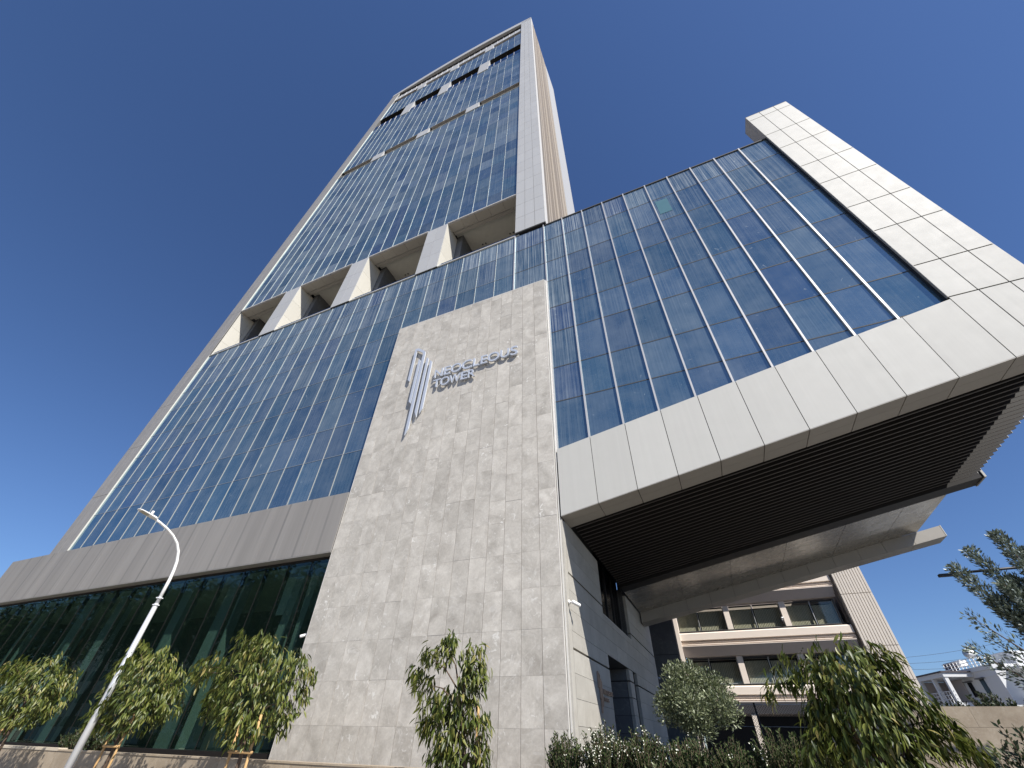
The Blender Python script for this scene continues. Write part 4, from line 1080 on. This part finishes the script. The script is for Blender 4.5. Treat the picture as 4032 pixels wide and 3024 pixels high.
# ------------------------------------------------------------------ white house on the right
O = Vector((23.0, 60.0, 0)); U_ = Vector((-.2151, .9766, 0)); N_ = Vector((-.9766, -.2151, 0))   # along the shaded side, out of it
house = thing('white_house', 'two storey white house with roof railing and porch beyond garden wall', 'house', (23, 60, GROUND))
def hb(name, t0, t1, n0, n1, z0, z1, mat, par=house):
    c = [O + U_ * a + N_ * b for a, b in ((t0, n0), (t1, n0), (t1, n1), (t0, n1))]
    return hexa(name, [(p.x, p.y, z0) for p in c] + [(p.x, p.y, z1) for p in c], mat, par)
hb('house_wall', 0, 8.2, -9, 0, GROUND, 6.05, 'white_render')
hb('parapet', -.1, 8.3, -9.1, .1, 6.05, 6.40, 'white_render')
hb('wall_ledge', 0, 8.2, 0, .06, 5.52, 5.62, 'white_render')
for t0, t1, z0, z1 in ((2.0, 2.75, 4.35, 5.45), (3.95, 4.7, 4.2, 5.35)):
    w_ = hb('window', t0, t1, -.02, .03, z0, z1, 'black_glass'); hb('window_frame', t0 - .06, t0, 0, .06, z0 - .05, z1 + .05, 'white_render', house)
    hb('window_canopy', t0 - .15, t1 + .2, 0, .28, z1 + .02, z1 + .10, 'stone_dark', house)
hb('porch_back_wall', 5.2, 8.2, .0, .08, 3.7, 5.7, 'rose')
hb('porch_end_wall', 8.1, 8.2, 0, 2.5, 3.7, 5.7, 'rose')
hb('porch_roof', 3.2, 8.2, .0, 2.6, 5.72, 6.08, 'white_render')
hb('porch_roof_edge', 3.1, 8.3, -.1, 2.7, 6.08, 6.2, 'tile_dark')
for t0 in (3.25, 5.3, 7.6):
    hb('porch_column', t0, t0 + .28, 2.25, 2.55, 2.0, 5.72, 'white_render')
hb('porch_floor', 3.2, 8.2, 0, 2.55, 3.3, 3.7, 'white_render')
hb('porch_base', 3.3, 8.2, 0, 2.4, GROUND, 3.3, 'rose')
for z in (4.0, 4.3, 4.6): hb('porch_rail', 3.2, 8.0, 2.38, 2.42, z, z + .05, 'white_render')
for t0 in np.arange(3.6, 8.0, .45): hb('rail_bar', t0, t0 + .04, 2.37, 2.43, 3.7, 4.65, 'white_render')
for z in (6.65, 6.9, 7.15): hb('roof_rail', .2, 7.6, -.35, -.31, z, z + .05, 'white_paint')
for t0 in np.arange(.2, 7.7, .55): hb('roof_rail_post', t0, t0 + .05, -.36, -.30, 6.4, 7.2, 'white_paint')
hb('roof_hut', 1.2, 4.0, -5.5, -3.0, 6.4, 7.6, 'white_render'); hb('solar_tank', 5.6, 7.0, -1.6, -1.0, 6.9, 7.4, 'white_paint'); hb('solar_panel', 6.2, 7.8, -.9, -.6, 6.6, 7.3, 'tile_dark')
dp = O + U_ * 3.4 + N_ * -.9 + Vector((0, 0, 7.6))
tube('satellite_dish', [dp, dp + Vector((-.06, -.12, .02)), dp + Vector((-.10, -.22, .05))], [.08, .38, .48], 'galv', house, 16)
tube('dish_mast', [dp - Vector((0, 0, 1.2)), dp], .04, 'galv', house, 6); tube('chimney_pipe', [O + U_ * 2.5 + N_ * -.9 + Vector((0, 0, 6.4)), O + U_ * 2.5 + N_ * -.9 + Vector((0, 0, 8.3))], .06, 'stone_dark', house, 6)
F_ = -U_
hb('balcony_slab', -1.6, 0, -8, -1.0, 3.5, 3.75, 'white_render'); hb('balcony_slab', -1.6, 0, -8, -1.0, 5.9, 6.1, 'white_render')
for z in (3.95, 4.15, 4.35, 4.55): hb('balcony_rail', -1.6, -1.55, -8, -1.0, z, z + .06, 'white_paint')

# ------------------------------------------------------------------ across the street: what the lobby glass mirrors
def big_tree(x, y, h, r, N):
    root = thing('street_tree', 'broad dark tree across the street that the lobby glass mirrors', 'tree', (x, y, GROUND), 'tall trees across the street')
    tube('trunk', [(x, y, GROUND), (x + .2, y, h * .45), (x, y, h * .75)], [.3, .22, .1], 'bark', root, 8)
    lumps = 16; L = rng.normal(size=(lumps, 3)); L /= np.linalg.norm(L, axis=1, keepdims=True); L *= np.array([r, r, h * .33]) * rng.uniform(.3, .8, (lumps, 1))
    pk = rng.integers(0, lumps, N); d = rng.normal(size=(N, 3)); d /= np.linalg.norm(d, axis=1, keepdims=True)
    pos = np.array([x, y, h * .62]) + L[pk] + d * (rng.uniform(0, 1, (N, 1)) ** .5) * np.array([r, r, h * .3]) * .45
    cloud('crown', pos, d + rng.normal(size=(N, 3)) * .5, rng.normal(size=(N, 3)) + np.array([0, 0, .8]), rng.uniform(.3, .6, N), SMALL, 'dark_leaf', root, wpos(root))
for k in range(13):
    big_tree(-36 - 6.1 * k + random.uniform(-1, 1), -11 + random.uniform(-1.5, 1.0), random.uniform(14.5, 18.5), random.uniform(3.8, 5.0), 4200)
fb = thing('apartment_building', 'plain cream apartment building across the street that the glass mirrors', 'building', (-90, -34, GROUND))
pbox('building_wall', -130, -50, -40, -34, GROUND, 22, 'cream', fb)
for fl_ in range(6):
    for k in range(22):
        box('window', -128 + k * 3.5, -126.2 + k * 3.5, -34.0, -33.93, .4 + fl_ * 3.5, 1.9 + fl_ * 3.5, 'black_glass', fb)
